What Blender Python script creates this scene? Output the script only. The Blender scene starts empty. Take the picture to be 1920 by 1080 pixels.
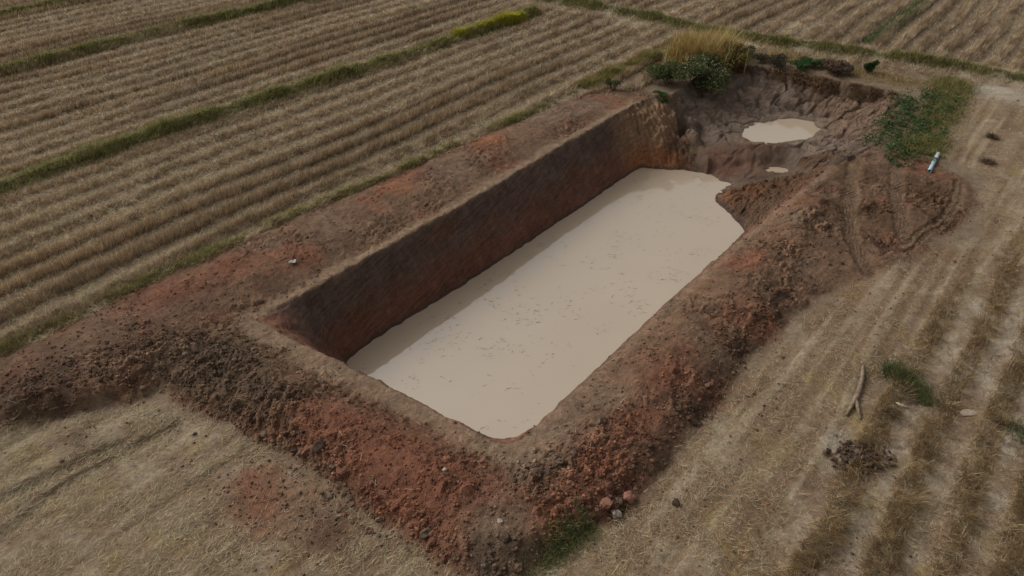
import bpy, math, random
import numpy as np
rng = np.random.default_rng(7); random.seed(7)
S = bpy.context.scene
R = math.radians
# ------------------------------------------------------------------ camera, sky, sun, exposure
FPX, CAMH = 1400.0, 14.5                      # focal length in photo pixels, height of the drone
PITCH = math.atan(990 / FPX)
cd = bpy.data.cameras.new('camera'); cam = bpy.data.objects.new('camera', cd); S.collection.objects.link(cam)
cd.sensor_width = 36; cd.lens = FPX / 1920 * 36; cd.clip_end = 3000
cam.location = (0, 0, CAMH); cam.rotation_euler = (math.pi / 2 - PITCH, 0, 0); S.camera = cam
SUN_AZ, SUN_EL = R(-58), R(42)                # azimuth clockwise from +Y
W = bpy.data.worlds.new('World'); S.world = W; W.use_nodes = True
wn, wl = W.node_tree.nodes, W.node_tree.links
sky = wn.new('ShaderNodeTexSky'); sky.sky_type = 'NISHITA'; sky.sun_disc = False
sky.sun_elevation = SUN_EL; sky.sun_rotation = SUN_AZ; sky.dust_density = 6.0; sky.air_density = 1.0
hs = wn.new('ShaderNodeHueSaturation'); hs.inputs['Saturation'].default_value = 0.10
wl.new(sky.outputs[0], hs.inputs['Color']); wl.new(hs.outputs[0], wn['Background'].inputs[0])
wn['Background'].inputs[1].default_value = 0.15
sl = bpy.data.lights.new('sun', 'SUN'); sl.energy = 1.1; sl.angle = R(18); sl.color = (1, .95, .89)
so = bpy.data.objects.new('sun', sl); S.collection.objects.link(so)
so.rotation_euler = (math.pi / 2 - SUN_EL, 0, math.pi - SUN_AZ)
S.view_settings.view_transform = 'Standard'; S.view_settings.look = 'None'
S.view_settings.gamma = 1; S.view_settings.exposure = -0.78

# ------------------------------------------------------------------ helpers
def G(p, z=0.0):
    """photo pixel -> ground point on the level z"""
    p = np.atleast_2d(np.array(p, float)); x = (p[:, 0] - 960) / FPX; y = (540 - p[:, 1]) / FPX
    dn = math.sin(PITCH) - math.cos(PITCH) * y; fw = math.cos(PITCH) + math.sin(PITCH) * y
    t = (CAMH - z) / dn
    return np.c_[x * t, fw * t]

def lin(c):
    c = np.asarray(c, float) / 255.0
    return np.where(c <= .04045, c / 12.92, ((c + .055) / 1.055) ** 2.4)
KALB = 1.75
def alb(*c): return np.clip(lin(c) * KALB, 0, .85)

def _h(ix, iy, seed):
    n = (ix.astype(np.int64) * 374761393 + iy.astype(np.int64) * 668265263 + seed * 982451653) & 0xffffffff
    n = ((n ^ (n >> 13)) * 1274126177) & 0xffffffff
    n = ((n ^ (n >> 16)) * 2246822519) & 0xffffffff
    return ((n ^ (n >> 15)) & 0xffffff) / float(0x1000000)
def perlin(x, y, seed=0):
    ix, iy = np.floor(x), np.floor(y); fx, fy = x - ix, y - iy
    def g(a, b):
        t = _h(ix + a, iy + b, seed) * 2 * np.pi
        return np.cos(t) * (fx - a) + np.sin(t) * (fy - b)
    u = fx * fx * fx * (fx * (fx * 6 - 15) + 10); v = fy * fy * fy * (fy * (fy * 6 - 15) + 10)
    a = g(0, 0) * (1 - u) + g(1, 0) * u; b = g(0, 1) * (1 - u) + g(1, 1) * u
    return (a * (1 - v) + b * v) * 1.5
def fbm(x, y, scale, oct=3, seed=0):
    r = 0; a = 1; t = 0
    for k in range(oct):
        r = r + a * perlin(x / scale * 2 ** k, y / scale * 2 ** k, seed + k * 17); t += a; a *= .5
    return r / t
def worley(x, y, seed=0):
    ix, iy = np.floor(x), np.floor(y)
    d1 = np.full(x.shape, 9.); d2 = d1.copy(); idv = np.zeros(x.shape)
    for a in (-1, 0, 1):
        for b in (-1, 0, 1):
            jx, jy = ix + a, iy + b
            d = np.hypot(jx + _h(jx, jy, seed) - x, jy + _h(jx, jy, seed + 5) - y)
            c = d < d1
            d2 = np.where(c, d1, np.minimum(d2, d)); idv = np.where(c, _h(jx, jy, seed + 9), idv)
            d1 = np.where(c, d, d1)
    return d1, d2, idv
def sst(a, b, x):
    t = np.clip((x - a) / (b - a), 0, 1); return t * t * (3 - 2 * t)
def pdist(x, y, pl, closed=False):
    pl = np.asarray(pl); n = len(pl); best = np.full(x.shape, 1e9)
    for i in range(n if closed else n - 1):
        a, b = pl[i], pl[(i + 1) % n]; d = b - a; L = d @ d + 1e-12
        t = np.clip(((x - a[0]) * d[0] + (y - a[1]) * d[1]) / L, 0, 1)
        best = np.minimum(best, (x - a[0] - t * d[0]) ** 2 + (y - a[1] - t * d[1]) ** 2)
    return np.sqrt(best)
def inside(x, y, pl):
    pl = np.asarray(pl); r = np.zeros(x.shape, bool); n = len(pl)
    for i in range(n):
        (x0, y0), (x1, y1) = pl[i], pl[(i + 1) % n]
        if y0 == y1: continue
        c = ((y0 > y) != (y1 > y)) & (x < (x1 - x0) * (y - y0) / (y1 - y0) + x0)
        r ^= c
    return r
def sdf(x, y, pl):                            # negative inside
    d = pdist(x, y, pl, True); return np.where(inside(x, y, pl), -d, d)

def mk(name, verts, tris, mat, parent=None, col=None, smooth=False, normals=None):
    me = bpy.data.meshes.new(name)
    verts = np.asarray(verts, np.float32); tris = np.asarray(tris, np.int32); k = tris.shape[1]
    me.vertices.add(len(verts)); me.vertices.foreach_set('co', verts.ravel())
    me.loops.add(tris.size); me.loops.foreach_set('vertex_index', tris.ravel())
    me.polygons.add(len(tris)); me.polygons.foreach_set('loop_start', np.arange(len(tris), dtype=np.int32) * k)
    if smooth: me.polygons.foreach_set('use_smooth', np.ones(len(tris), bool))
    me.update(calc_edges=True)
    if col is not None:
        c = np.ones((len(verts), 4), np.float32); c[:, :col.shape[1]] = col
        me.color_attributes.new('Col', 'FLOAT_COLOR', 'POINT').data.foreach_set('color', c.ravel())
    if normals is not None: me.normals_split_custom_set_from_vertices(normals.astype(np.float32))
    if mat: me.materials.append(mat)
    o = bpy.data.objects.new(name, me); S.collection.objects.link(o)
    if parent: o.parent = parent
    return o
def tag(o, label=None, cat=None, group=None, kind=None):
    if label: o['label'] = label
    if cat: o['category'] = cat
    if group: o['group'] = group
    if kind: o['kind'] = kind
    return o
def empty(name, loc, rz=0):
    o = bpy.data.objects.new(name, None); S.collection.objects.link(o)
    o.location = loc; o.rotation_euler = (0, 0, rz); return o

# ------------------------------------------------------------------ materials
def nmat(name):
    m = bpy.data.materials.new(name); m.use_nodes = True
    return m, m.node_tree.nodes, m.node_tree.links, m.node_tree.nodes['Principled BSDF']
def soil_material(scraped=False):
    m, n, l, b = nmat('scraped_soil' if scraped else 'soil'); b.inputs['Specular IOR Level'].default_value = .25
    at = n.new('ShaderNodeVertexColor'); at.layer_name = 'Col'
    tc = n.new('ShaderNodeNewGeometry')
    def noise(sc, det=4):
        t = n.new('ShaderNodeTexNoise'); t.inputs['Scale'].default_value = sc; t.inputs['Detail'].default_value = det
        t.inputs['Roughness'].default_value = .65; l.new(tc.outputs['Position'], t.inputs['Vector']); return t
    n1, n2 = noise(9, 5), noise(38, 3)
    def mr(src, lo, hi):
        r = n.new('ShaderNodeMapRange'); r.inputs['From Min'].default_value = .25; r.inputs['From Max'].default_value = .75
        r.inputs['To Min'].default_value = lo; r.inputs['To Max'].default_value = hi; l.new(src, r.inputs['Value']); return r.outputs[0]
    mu = n.new('ShaderNodeMath'); mu.operation = 'MULTIPLY'
    l.new(mr(n1.outputs['Fac'], .72, 1.28), mu.inputs[0]); l.new(mr(n2.outputs['Fac'], .7, 1.3), mu.inputs[1])
    hsrc = None
    if scraped:                                    # bucket-tooth marks run along the cut, dipping a little
        mp = n.new('ShaderNodeMapping'); mp.vector_type = 'TEXTURE'; mp.inputs['Rotation'].default_value = (0, R(-12), math.atan2(.781, .625)); mp.inputs['Scale'].default_value = (1.6, .35, .12)
        l.new(tc.outputs['Position'], mp.inputs['Vector'])
        sn = n.new('ShaderNodeTexNoise'); sn.inputs['Scale'].default_value = 1.5; sn.inputs['Detail'].default_value = 5; sn.inputs['Roughness'].default_value = .7; l.new(mp.outputs[0], sn.inputs['Vector'])
        m2 = n.new('ShaderNodeMath'); m2.operation = 'MULTIPLY'; l.new(mu.outputs[0], m2.inputs[0]); l.new(mr(sn.outputs['Fac'], .5, 1.55), m2.inputs[1]); mu = m2; hsrc = sn.outputs['Fac']
    vm = n.new('ShaderNodeVectorMath'); vm.operation = 'SCALE'
    l.new(at.outputs['Color'], vm.inputs[0]); l.new(mu.outputs[0], vm.inputs['Scale']); l.new(vm.outputs[0], b.inputs['Base Color'])
    l.new(at.outputs['Alpha'], b.inputs['Roughness'])
    bp = n.new('ShaderNodeBump'); bp.inputs['Strength'].default_value = .8; bp.inputs['Distance'].default_value = .06
    n3 = noise(17, 4); ad = n.new('ShaderNodeMath'); l.new(n2.outputs['Fac'], ad.inputs[0]); l.new(n3.outputs['Fac'] if hsrc is None else hsrc, ad.inputs[1]); l.new(ad.outputs[0], bp.inputs['Height']); l.new(bp.outputs[0], b.inputs['Normal'])
    return m
def attr_material(name, rough=.75, transl=.25):
    m, n, l, b = nmat(name); b.inputs['Roughness'].default_value = rough; b.inputs['Specular IOR Level'].default_value = .2
    at = n.new('ShaderNodeVertexColor'); at.layer_name = 'Col'
    nz = n.new('ShaderNodeTexNoise'); nz.inputs['Scale'].default_value = 6
    ge = n.new('ShaderNodeNewGeometry'); l.new(ge.outputs['Position'], nz.inputs['Vector'])
    r = n.new('ShaderNodeMapRange'); r.inputs['To Min'].default_value = .7; r.inputs['To Max'].default_value = 1.3; l.new(nz.outputs['Fac'], r.inputs['Value'])
    vm = n.new('ShaderNodeVectorMath'); vm.operation = 'SCALE'; l.new(at.outputs['Color'], vm.inputs[0]); l.new(r.outputs[0], vm.inputs['Scale'])
    l.new(vm.outputs[0], b.inputs['Base Color'])
    if transl:
        t = n.new('ShaderNodeBsdfTranslucent'); l.new(vm.outputs[0], t.inputs['Color'])
        mx = n.new('ShaderNodeMixShader'); mx.inputs[0].default_value = transl
        l.new(b.outputs[0], mx.inputs[1]); l.new(t.outputs[0], mx.inputs[2]); l.new(mx.outputs[0], n['Material Output'].inputs[0])
    return m
def noise_material(name, c1, c2, scale=6, rough=.85, bump=.4, rnd=.35, dist=.03, spec=.25):
    m, n, l, b = nmat(name); b.inputs['Roughness'].default_value = rough; b.inputs['Specular IOR Level'].default_value = spec
    tc = n.new('ShaderNodeTexCoord'); t = n.new('ShaderNodeTexNoise'); t.inputs['Scale'].default_value = scale; t.inputs['Detail'].default_value = 6
    t.inputs['Roughness'].default_value = .65; l.new(tc.outputs['Object'], t.inputs['Vector'])
    cr = n.new('ShaderNodeValToRGB'); cr.color_ramp.elements[0].position = .33; cr.color_ramp.elements[1].position = .68
    cr.color_ramp.elements[0].color = (*c1, 1); cr.color_ramp.elements[1].color = (*c2, 1); l.new(t.outputs['Fac'], cr.inputs[0])
    oi = n.new('ShaderNodeObjectInfo'); r = n.new('ShaderNodeMapRange'); r.inputs['To Min'].default_value = 1 - rnd; r.inputs['To Max'].default_value = 1 + rnd
    l.new(oi.outputs['Random'], r.inputs['Value'])
    vm = n.new('ShaderNodeVectorMath'); vm.operation = 'SCALE'; l.new(cr.outputs[0], vm.inputs[0]); l.new(r.outputs[0], vm.inputs['Scale'])
    l.new(vm.outputs[0], b.inputs['Base Color'])
    bp = n.new('ShaderNodeBump'); bp.inputs['Strength'].default_value = bump; bp.inputs['Distance'].default_value = dist
    l.new(t.outputs['Fac'], bp.inputs['Height']); l.new(bp.outputs[0], b.inputs['Normal'])
    return m
def water_material(name, c1, c2):
    m, n, l, b = nmat(name); b.inputs['Roughness'].default_value = .03; b.inputs['IOR'].default_value = 2.5
    ge = n.new('ShaderNodeNewGeometry'); t = n.new('ShaderNodeTexNoise'); t.inputs['Scale'].default_value = .22; t.inputs['Detail'].default_value = 3
    l.new(ge.outputs['Position'], t.inputs['Vector'])
    cr = n.new('ShaderNodeValToRGB'); cr.color_ramp.elements[0].position = .3; cr.color_ramp.elements[1].position = .7
    cr.color_ramp.elements[0].color = (*c1, 1); cr.color_ramp.elements[1].color = (*c2, 1)
    l.new(t.outputs['Fac'], cr.inputs[0]); l.new(cr.outputs[0], b.inputs['Base Color'])
    t2 = n.new('ShaderNodeTexNoise'); t2.inputs['Scale'].default_value = 1.6; t2.inputs['Detail'].default_value = 2; l.new(ge.outputs['Position'], t2.inputs['Vector'])
    bp = n.new('ShaderNodeBump'); bp.inputs['Strength'].default_value = .05; bp.inputs['Distance'].default_value = .03
    l.new(t2.outputs['Fac'], bp.inputs['Height']); l.new(bp.outputs[0], b.inputs['Normal'])
    return m
M_soil = soil_material(); M_cut = soil_material(True)
M_straw = attr_material('dry_straw', .7, .2)
M_grass = attr_material('grass_blade', .6, .3)
M_leaf = attr_material('leaf', .55, .25)
M_rub = attr_material('loose_soil', .95, 0)
M_water = water_material('muddy_water', alb(159, 143, 123), alb(164, 148, 128))

# ------------------------------------------------------------------ plan of the site, traced on the ground
E1 = np.array([.625, .781]); N1 = np.array([-.781, .625])        # along the rows / across them
WD, PD = 2.5, 1.45                                               # water levels below the field
Z0 = .05
lipL = G([(480, 600), (700, 477), (907, 360), (1040, 280), (1150, 218), (1190, 195)], Z0)
lipN = G([(480, 600), (560, 640), (645, 682), (800, 761), (900, 813), (932, 829), (955, 832), (980, 820)], Z0)
lipR = G([(980, 820), (1100, 712), (1200, 618), (1300, 525), (1400, 438), (1480, 372), (1555, 312)], Z0)
lipO = G([(1190, 195), (1222, 182), (1262, 176), (1285, 160), (1310, 140), (1350, 128), (1400, 122), (1470, 128), (1540, 145), (1600, 158), (1650, 168),
          (1688, 178), (1690, 200), (1668, 226), (1652, 250), (1640, 274), (1605, 292), (1555, 312)], Z0)
pitpoly = np.vstack([lipL, lipO[1:-1], lipR[::-1], lipN[::-1][1:-1]])
wl_ = G([(645, 677), (720, 622), (820, 562), (900, 512), (1000, 446), (1100, 380), (1160, 338), (1200, 313), (1240, 317), (1285, 319), (1330, 325), (1352, 338), (1375, 345),
         (1352, 354), (1336, 372), (1350, 386), (1376, 409), (1400, 433)], -WD)
off = 1.45
lr = lipR[0:5]; dR = np.array([-N1[0], -N1[1]])
wr = lr[1:][::-1] + np.array([N1[0], N1[1]]) * off               # hidden right edge
wr = wr[wr[:, 1] < wl_[-1, 1] - .3]
corner = lipN[5] + (N1 * .2 + E1 * 1.0) * off
wn_ = lipN[1:5][::-1] + E1 * off
watpoly = np.vstack([wl_, wr, corner[None], wn_])
pudpoly = G([(1395, 243), (1420, 233), (1450, 227), (1482, 222), (1518, 227), (1536, 240), (1522, 258), (1490, 263), (1450, 267), (1408, 266), (1392, 255)], -PD)
MUD2 = 2.12
pud2 = G([(1432, 319), (1448, 315), (1466, 316), (1474, 320), (1460, 323), (1440, 322)], -MUD2)

toeL = [(-140, 735), (0, 668), (120, 612), (240, 548), (400, 478), (560, 402), (700, 346), (860, 272), (1000, 216), (1080, 180), (1140, 166), (1200, 172)]
toeR = [(1640, 276), (1700, 288), (1770, 312), (1825, 345), (1840, 385), (1800, 425), (1740, 455), (1690, 490), (1620, 525), (1560, 545), (1500, 580), (1440, 635), (1370, 720), (1290, 830), (1200, 930), (1080, 1010), (1000, 1060), (960, 1110)]
toeN = [(870, 1075), (760, 1003), (640, 930), (540, 860), (450, 803), (350, 765), (300, 735), (250, 752), (160, 772), (60, 778), (0, 808), (-120, 870)]
spoilpoly = np.vstack([G(toeL), lipO[2:-2], G(toeR), G(toeN)])

def grow(pl, d):
    pl = np.asarray(pl); c = pl.mean(0); n = len(pl); out = []
    area = .5 * np.sum(pl[:, 0] * np.roll(pl[:, 1], -1) - np.roll(pl[:, 0], -1) * pl[:, 1]); sg = 1 if area > 0 else -1
    for i in range(n):
        t = pl[(i + 1) % n] - pl[i - 1]; t = t / np.hypot(*t); out.append(pl[i] + np.array([t[1], -t[0]]) * d * sg)
    return np.array(out)
# ------------------------------------------------------------------ smooth base relief: membrane through contour lines
X0, X1, Y0, Y1 = -24., 34., 7., 47.
ctrl = [(G(toeL), 0.), (lipL, Z0), (lipN, Z0), (lipR, Z0), (lipO, Z0)]
def C(px, z): ctrl.append((G(px, z), z))
C([(452, 588), (660, 474), (867, 359), (1005, 280), (1130, 212)], .08)          # tan ledge of the left rim
C([(430, 540), (540, 492), (640, 440), (740, 385), (860, 328), (1000, 255), (1110, 205)], .24)
C([(40, 690), (160, 625), (420, 492), (700, 362), (1000, 228), (1080, 192)], .2)
C([(450, 618), (560, 680), (700, 760), (850, 842), (935, 888), (985, 872)], .08)  # near ledge
C([(985, 872), (1080, 770), (1160, 690)], .12)
C([(350, 640), (440, 655), (520, 712), (640, 788), (800, 880), (930, 945)], .5)
C([(420, 720), (560, 810), (700, 905), (840, 990), (930, 1020)], .3)
C([(930, 945), (1040, 885), (1140, 800), (1260, 660), (1380, 540), (1470, 440), (1540, 370)], .5)
C([(960, 1020), (1080, 950), (1190, 850), (1290, 730), (1380, 620), (1460, 540)], .4)
C([(20, 745), (120, 715), (240, 680), (350, 640)], .6)
C([(60, 760), (200, 735), (290, 700)], .35)
C([(1560, 330), (1600, 420), (1590, 500)], .12)
C([(1650, 300), (1720, 340), (1760, 400), (1700, 450)], .12)
# far end: buttress, hollow, red saddle, spit of wet soil, floor of the old pit
C([(1215, 192), (1240, 196)], -.12); C([(1252, 204), (1268, 208)], -.4); C([(1285, 214), (1300, 222)], -.8)
C([(1246, 222), (1252, 250), (1252, 285), (1246, 311)], -.9) if False else None
for p, z in [((1240, 218), -.45), ((1246, 240), -.8), ((1248, 265), -1.3), ((1249, 290), -1.9), ((1248, 309), -2.35)]:
    C([p, (p[0] - 8, p[1] + 1)], z)
C([(1262, 234), (1285, 234), (1310, 244)], -1.0)
C([(1270, 258), (1285, 256)], -1.9)
C([(1266, 280), (1284, 276)], -2.3)
C([(1310, 256), (1322, 280), (1328, 300)], -1.75)
C([(1350, 318), (1395, 312)], -2.15); C([(1400, 292), (1450, 291)], -1.7)
C([(1362, 293), (1390, 290)], -1.75)
C([(1385, 335), (1430, 335), (1480, 325)], -2.1)
C([(1500, 300), (1540, 285)], -1.15)
C([(1435, 372), (1500, 335)], -1.5)
C([(1420, 410), (1470, 372)], -.8) if False else None
C([(1335, 215), (1350, 250)], -1.25)
C([(1400, 205), (1470, 198), (1550, 208)], -1.15)
C([(1390, 165), (1470, 165), (1560, 178), (1640, 195)], -.62)
C([(1320, 170), (1300, 195)], -.6)
C([(1570, 240), (1560, 262)], -1.2)
C([(1620, 225), (1605, 262)], -.7)
def ring(pl, d, z): g_ = grow(pl, d); ctrl.append((np.vstack([g_, g_[:1]]), z))
ring(pudpoly, .3, -PD + .07); ring(pudpoly, .6, -PD + .12); ring(pud2, .3, -MUD2 + .06)
def solve(step):
    nx, ny = int((X1 - X0) / step) + 1, int((Y1 - Y0) / step) + 1
    gx, gy = np.meshgrid(X0 + np.arange(nx) * step, Y0 + np.arange(ny) * step)
    fix = np.zeros((ny, nx), bool); val = np.zeros((ny, nx))
    fix |= ~inside(gx, gy, spoilpoly) & ~inside(gx, gy, pitpoly)
    for poly, d in ((watpoly, WD), (pudpoly, PD), (pud2, MUD2)):
        s = sdf(gx, gy, poly); m = s < 0; fix |= m; val = np.where(m, -d - np.minimum(.45, -s * .5), val)
    for pl, z in ctrl:
        for a, b in zip(pl[:-1], pl[1:]):
            k = int(np.hypot(*(b - a)) / (step * .4)) + 2
            q = a + (b - a) * np.linspace(0, 1, k)[:, None]
            ix = np.round((q[:, 0] - X0) / step).astype(int); iy = np.round((q[:, 1] - Y0) / step).astype(int)
            ok = (ix >= 0) & (ix < nx) & (iy >= 0) & (iy < ny)
            fix[iy[ok], ix[ok]] = True; val[iy[ok], ix[ok]] = z
    return fix, val
cur = None
for step, its in ((.8, 400), (.4, 300), (.2, 300), (.1, 300)):
    fix, val = solve(step)
    if cur is None: h = np.where(fix, val, 0)
    else:
        yy = np.clip(np.arange(fix.shape[0]) * .5, 0, cur.shape[0] - 1.001); xx = np.clip(np.arange(fix.shape[1]) * .5, 0, cur.shape[1] - 1.001)
        iy, ix = yy.astype(int), xx.astype(int); fy, fx = (yy - iy)[:, None], (xx - ix)[None]
        h = (cur[np.ix_(iy, ix)] * (1 - fx) + cur[np.ix_(iy, ix + 1)] * fx) * (1 - fy) + (cur[np.ix_(iy + 1, ix)] * (1 - fx) + cur[np.ix_(iy + 1, ix + 1)] * fx) * fy
        h = np.where(fix, val, h)
    for _ in range(its):
        p = np.pad(h, 1, mode='edge')
        h = np.where(fix, val, .25 * (p[:-2, 1:-1] + p[2:, 1:-1] + p[1:-1, :-2] + p[1:-1, 2:]))
    cur = h
for _ in range(1):                                               # take the raster steps off
    p = np.pad(cur, 1, mode='edge')
    cur = .5 * cur + .125 * (p[:-2, 1:-1] + p[2:, 1:-1] + p[1:-1, :-2] + p[1:-1, 2:])
def base_relief(x, y):
    fx = np.clip((x - X0) / .1, 0, cur.shape[1] - 1.001); fy = np.clip((y - Y0) / .1, 0, cur.shape[0] - 1.001)
    ix, iy = fx.astype(int), fy.astype(int); fx, fy = fx - ix, fy - iy
    r = (cur[iy, ix] * (1 - fx) + cur[iy, ix + 1] * fx) * (1 - fy) + (cur[iy + 1, ix] * (1 - fx) + cur[iy + 1, ix + 1] * fx) * fy
    return np.where((x < X0) | (x > X1) | (y < Y0) | (y > Y1), 0, r)

# ------------------------------------------------------------------ terrain grid, finer near the viewpoint
NU, YA, YB = 770, 6.5, 68.0
ys = [YA]
while ys[-1] < YB: ys.append(ys[-1] * (1.0018 if 28 < ys[-1] < 41 else 1.0034) + .002)
ys = np.array(ys); NV = len(ys)
def halfw(y): return .69 * (.816 * y + 8.4) + 5.5
_u = np.linspace(-1, 1, 4001); _d = .5 + 1.0 * sst(-.62, -.45, _u) * sst(.85, .7, _u); _c = np.cumsum(_d); _c = (_c - _c[0]) / (_c[-1] - _c[0])
us = np.interp(np.linspace(0, 1, NU), _c, _u)                    # finer across the dug ground than under the stubble
PY = np.repeat(ys[:, None], NU, 1); PX = us[None] * halfw(ys)[:, None]
x, y = PX.ravel(), PY.ravel()
V1 = x * N1[0] + y * N1[1]; U1 = x * E1[0] + y * E1[1]
wx = x + .45 * fbm(x, y, 1.3, 3, 3) + .06 * fbm(x, y, .25, 2, 31); wy = y + .45 * fbm(x, y, 1.3, 3, 4) + .06 * fbm(x, y, .25, 2, 32)
lx = x + .09 * fbm(x, y, .6, 3, 6); ly = y + .09 * fbm(x, y, .6, 3, 7)
sd_pit = sdf(lx, ly, pitpoly); sd_sp = sdf(wx, wy, spoilpoly)
d_left = pdist(x, y, lipL); d_near = pdist(x, y, lipN); d_right = pdist(x, y, lipR)
pit = sst(.06, -.06, sd_pit)
spoil = sst(.2, -.25, sd_sp) * (1 - pit)
main_side = sdf(x, y, np.vstack([lipL, G([(1262, 190), (1300, 240), (1345, 285), (1420, 290), (1500, 290), (1555, 312)], -.5), lipR[::-1], lipN[::-1]]))
oldpit = pit * sst(-.2, .3, main_side)
lw = 1 + .5 * fbm(x, y, 1.1, 3, 8) + .25 * fbm(x, y, .3, 2, 9)
ledge = np.maximum(sst(.55 * lw, .2 * lw, d_left), sst(.85 * lw, .4 * lw, d_near)) * (1 - pit)
ledge = np.maximum(ledge, sst(.5, .2, d_right) * (1 - pit) * .6)
# rows of stubble
def row_profile(v, u):
    ph = (v + .36 * perlin(u / 9., v / 4., 71) + .09 * perlin(u / 1.1, v / .9, 72) + .04 * perlin(u / .35, v / .3, 73)) / 1.3
    return .5 + .5 * np.cos(2 * np.pi * ph)
polyRow = G([(1330, 1180), (1440, 960), (1540, 830), (1600, 720), (1730, 560), (1920, 430), (2100, 330), (2600, 700), (2600, 1600), (1400, 1600)])
polyBL = G([(-400, 900), (-100, 850), (60, 790), (300, 760), (430, 810), (640, 940), (900, 1100), (900, 1500), (-400, 1500)])
polyRF = np.vstack([G([(1500, 600), (1600, 520), (1840, 440), (1850, 330), (1780, 300), (1830, 180), (2000, 160), (2500, 200)]), G([(2600, 1600), (950, 1600), (960, 1090), (1200, 940), (1300, 810), (1400, 690)])])
far_bund = G([(820, -60), (1000, -5), (1130, 18), (1250, 42), (1330, 62), (1500, 88), (1640, 105), (1800, 128), (1920, 152), (2150, 205)])
bund1 = G([(-260, 470), (-100, 398), (0, 355), (150, 300), (330, 238), (500, 185), (640, 142), (800, 92), (1000, 25)])
bund2 = G([(-300, 245), (-100, 172), (0, 138), (150, 98), (300, 60), (420, 33), (560, 2), (760, -40)])
bund3 = G([(-300, 120), (-100, 60), (0, 30), (110, 8), (260, -22), (420, -55)])
stripR = G([(1625, 82), (1660, 58), (1700, 30), (1740, 0), (1790, -40)])
fb = pdist(x, y, far_bund); b1 = pdist(x, y, bund1); b2 = pdist(x, y, bund2); b3 = pdist(x, y, bund3)
rf = sdf(x, y, polyRF); rrow = sst(.6, -1.2, sdf(x, y, polyRow)); bl = sst(.4, -.3, sdf(x, y, polyBL))
inR = sst(.3, -.5, rf)
outside = (1 - spoil) * (1 - pit)
behind = y > np.interp(x, far_bund[:, 0], far_bund[:, 1])        # beyond the cross bund
headland = sst(2.6, .8, fb) * 1.0
vt = (G(toeL) @ N1).min(); farplots = sst(.4, -.6, sdf(x, y, G([(1250, 84), (1400, 92), (1500, 108), (1700, 135), (1920, 168), (2300, 235), (2500, -60), (1200, -190), (800, -150)])))
leftfield = outside * (1 - inR) * (1 - bl) * np.clip(sst(vt - .3, vt + .2, V1) + farplots, 0, 1)
rowmask = np.maximum(leftfield, rrow * outside) * (1 - headland) * (1 - .9 * sst(1.1, .5, np.minimum(b1, b2)))
rowp = row_profile(V1, U1)
messy = sst(-.18, .22, perlin(V1 / 3.6, U1 / 40., 77) + .35 * perlin(V1 / 1.2, U1 / 4., 78))            # swaths where the straw was thrown flat
# tracks
lane1 = G([(1606, 292), (1594, 350), (1590, 400), (1600, 455), (1632, 505)], .1); lane2 = G([(1684, 305), (1680, 350), (1686, 400), (1696, 445)], .1)
lane3 = G([(1806, 345), (1797, 380), (1772, 418), (1700, 470)]); lane4 = G([(1795, 340), (1786, 380), (1762, 412), (1690, 462)])
def lane(pl, w): return sst(w * 1.15, w * .5, pdist(wx * .35 + x * .65, wy * .35 + y * .65, pl))
ln12 = np.maximum(lane(lane1, .36), lane(lane2, .36)); ln34 = np.maximum(lane(lane3, .12), lane(lane4, .12))
trBL = np.minimum(pdist(wx * .3 + x * .7, wy * .3 + y * .7, G([(-120, 1050), (0, 1003), (130, 905), (240, 845), (330, 800)])), pdist(x, y, G([(-100, 985), (0, 935), (120, 880), (220, 835)])))
trBL = sst(.28, .1, trBL)
smear = np.clip(sum(w_ * np.exp(-((wx - c[0]) ** 2 + (wy - c[1]) ** 2) / (q * q)) for (c, q, w_) in [(G([(a, b)])[0], q, w_) for a, b, q, w_ in
    [(460, 905, .6, 1.6), (510, 945, .9, 1.6), (600, 990, 1.0, 1.3), (145, 830, .5, .9), (340, 880, .4, .7), (395, 905, .35, .9), (860, 1062, .5, 1), (330, 720, .6, .8), (1600, 560, 1.2, .7), (1700, 480, 1.1, .9), (1760, 470, .8, .8), (1430, 760, .8, .5), (1610, 850, .6, .9), (1560, 830, .4, 1), (1620, 1040, .7, .8), (1700, 735, .5, .8), (1880, 172, 1.6, .9)]]), 0, 1)
streak = perlin(V1 / .42 + .8 * perlin(U1 / 7, V1 / 3, 161), U1 / 9., 160) + .4 * perlin(V1 / .2, U1 / 5., 162)
streak *= np.clip(inR * (1 - .6 * rrow) + .8 * bl, 0, 1)
# --- relief
h = base_relief(lx, ly)
z = h.copy()
outer = sst(.0, .8, np.minimum(halfw(y) - np.abs(x), np.minimum(y - YA, YB - y)))
z += outside * .05 * fbm(x, y, 2.2, 3, 11) * outer
z += outside * .018 * fbm(x, y, .3, 2, 12)
z += rowmask * ((.06 - .03 * messy) * (rowp - .5) + .05 * messy * fbm(x, y, .45, 2, 15) + .015 * fbm(x, y, .16, 2, 13)) * outer
z += .16 * np.exp(-(b1 / .55) ** 2) + .16 * np.exp(-(b2 / .6) ** 2) + .16 * np.exp(-(b3 / .6) ** 2) + .22 * np.exp(-(fb / .7) ** 2)
z -= outside * trBL * .09
z += outside * .03 * streak
z += outside * smear * .04 * fbm(x, y, .25, 3, 14)
cl = np.zeros_like(z); cid = np.zeros_like(z)
mk_ = (spoil > .02) | (oldpit > .02) | ((pit > .1) & (h > -WD - .3))
xs, yy_ = wx[mk_], wy[mk_]
d1, d2, i1 = worley(xs / .25, yy_ / .25, 21); e1, e2, i2 = worley(xs / .11, yy_ / .11, 22)
cl[mk_] = .085 * np.clip(1.05 - 1.5 * d1, 0, .35 + .35 * i1) * (i1 > .45) * (.3 + i1) + .05 * np.clip(1.1 - 1.5 * e1, 0, .3 + .5 * i2) * (.25 + i2)
cid[mk_] = .6 * i1 + .4 * i2
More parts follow.
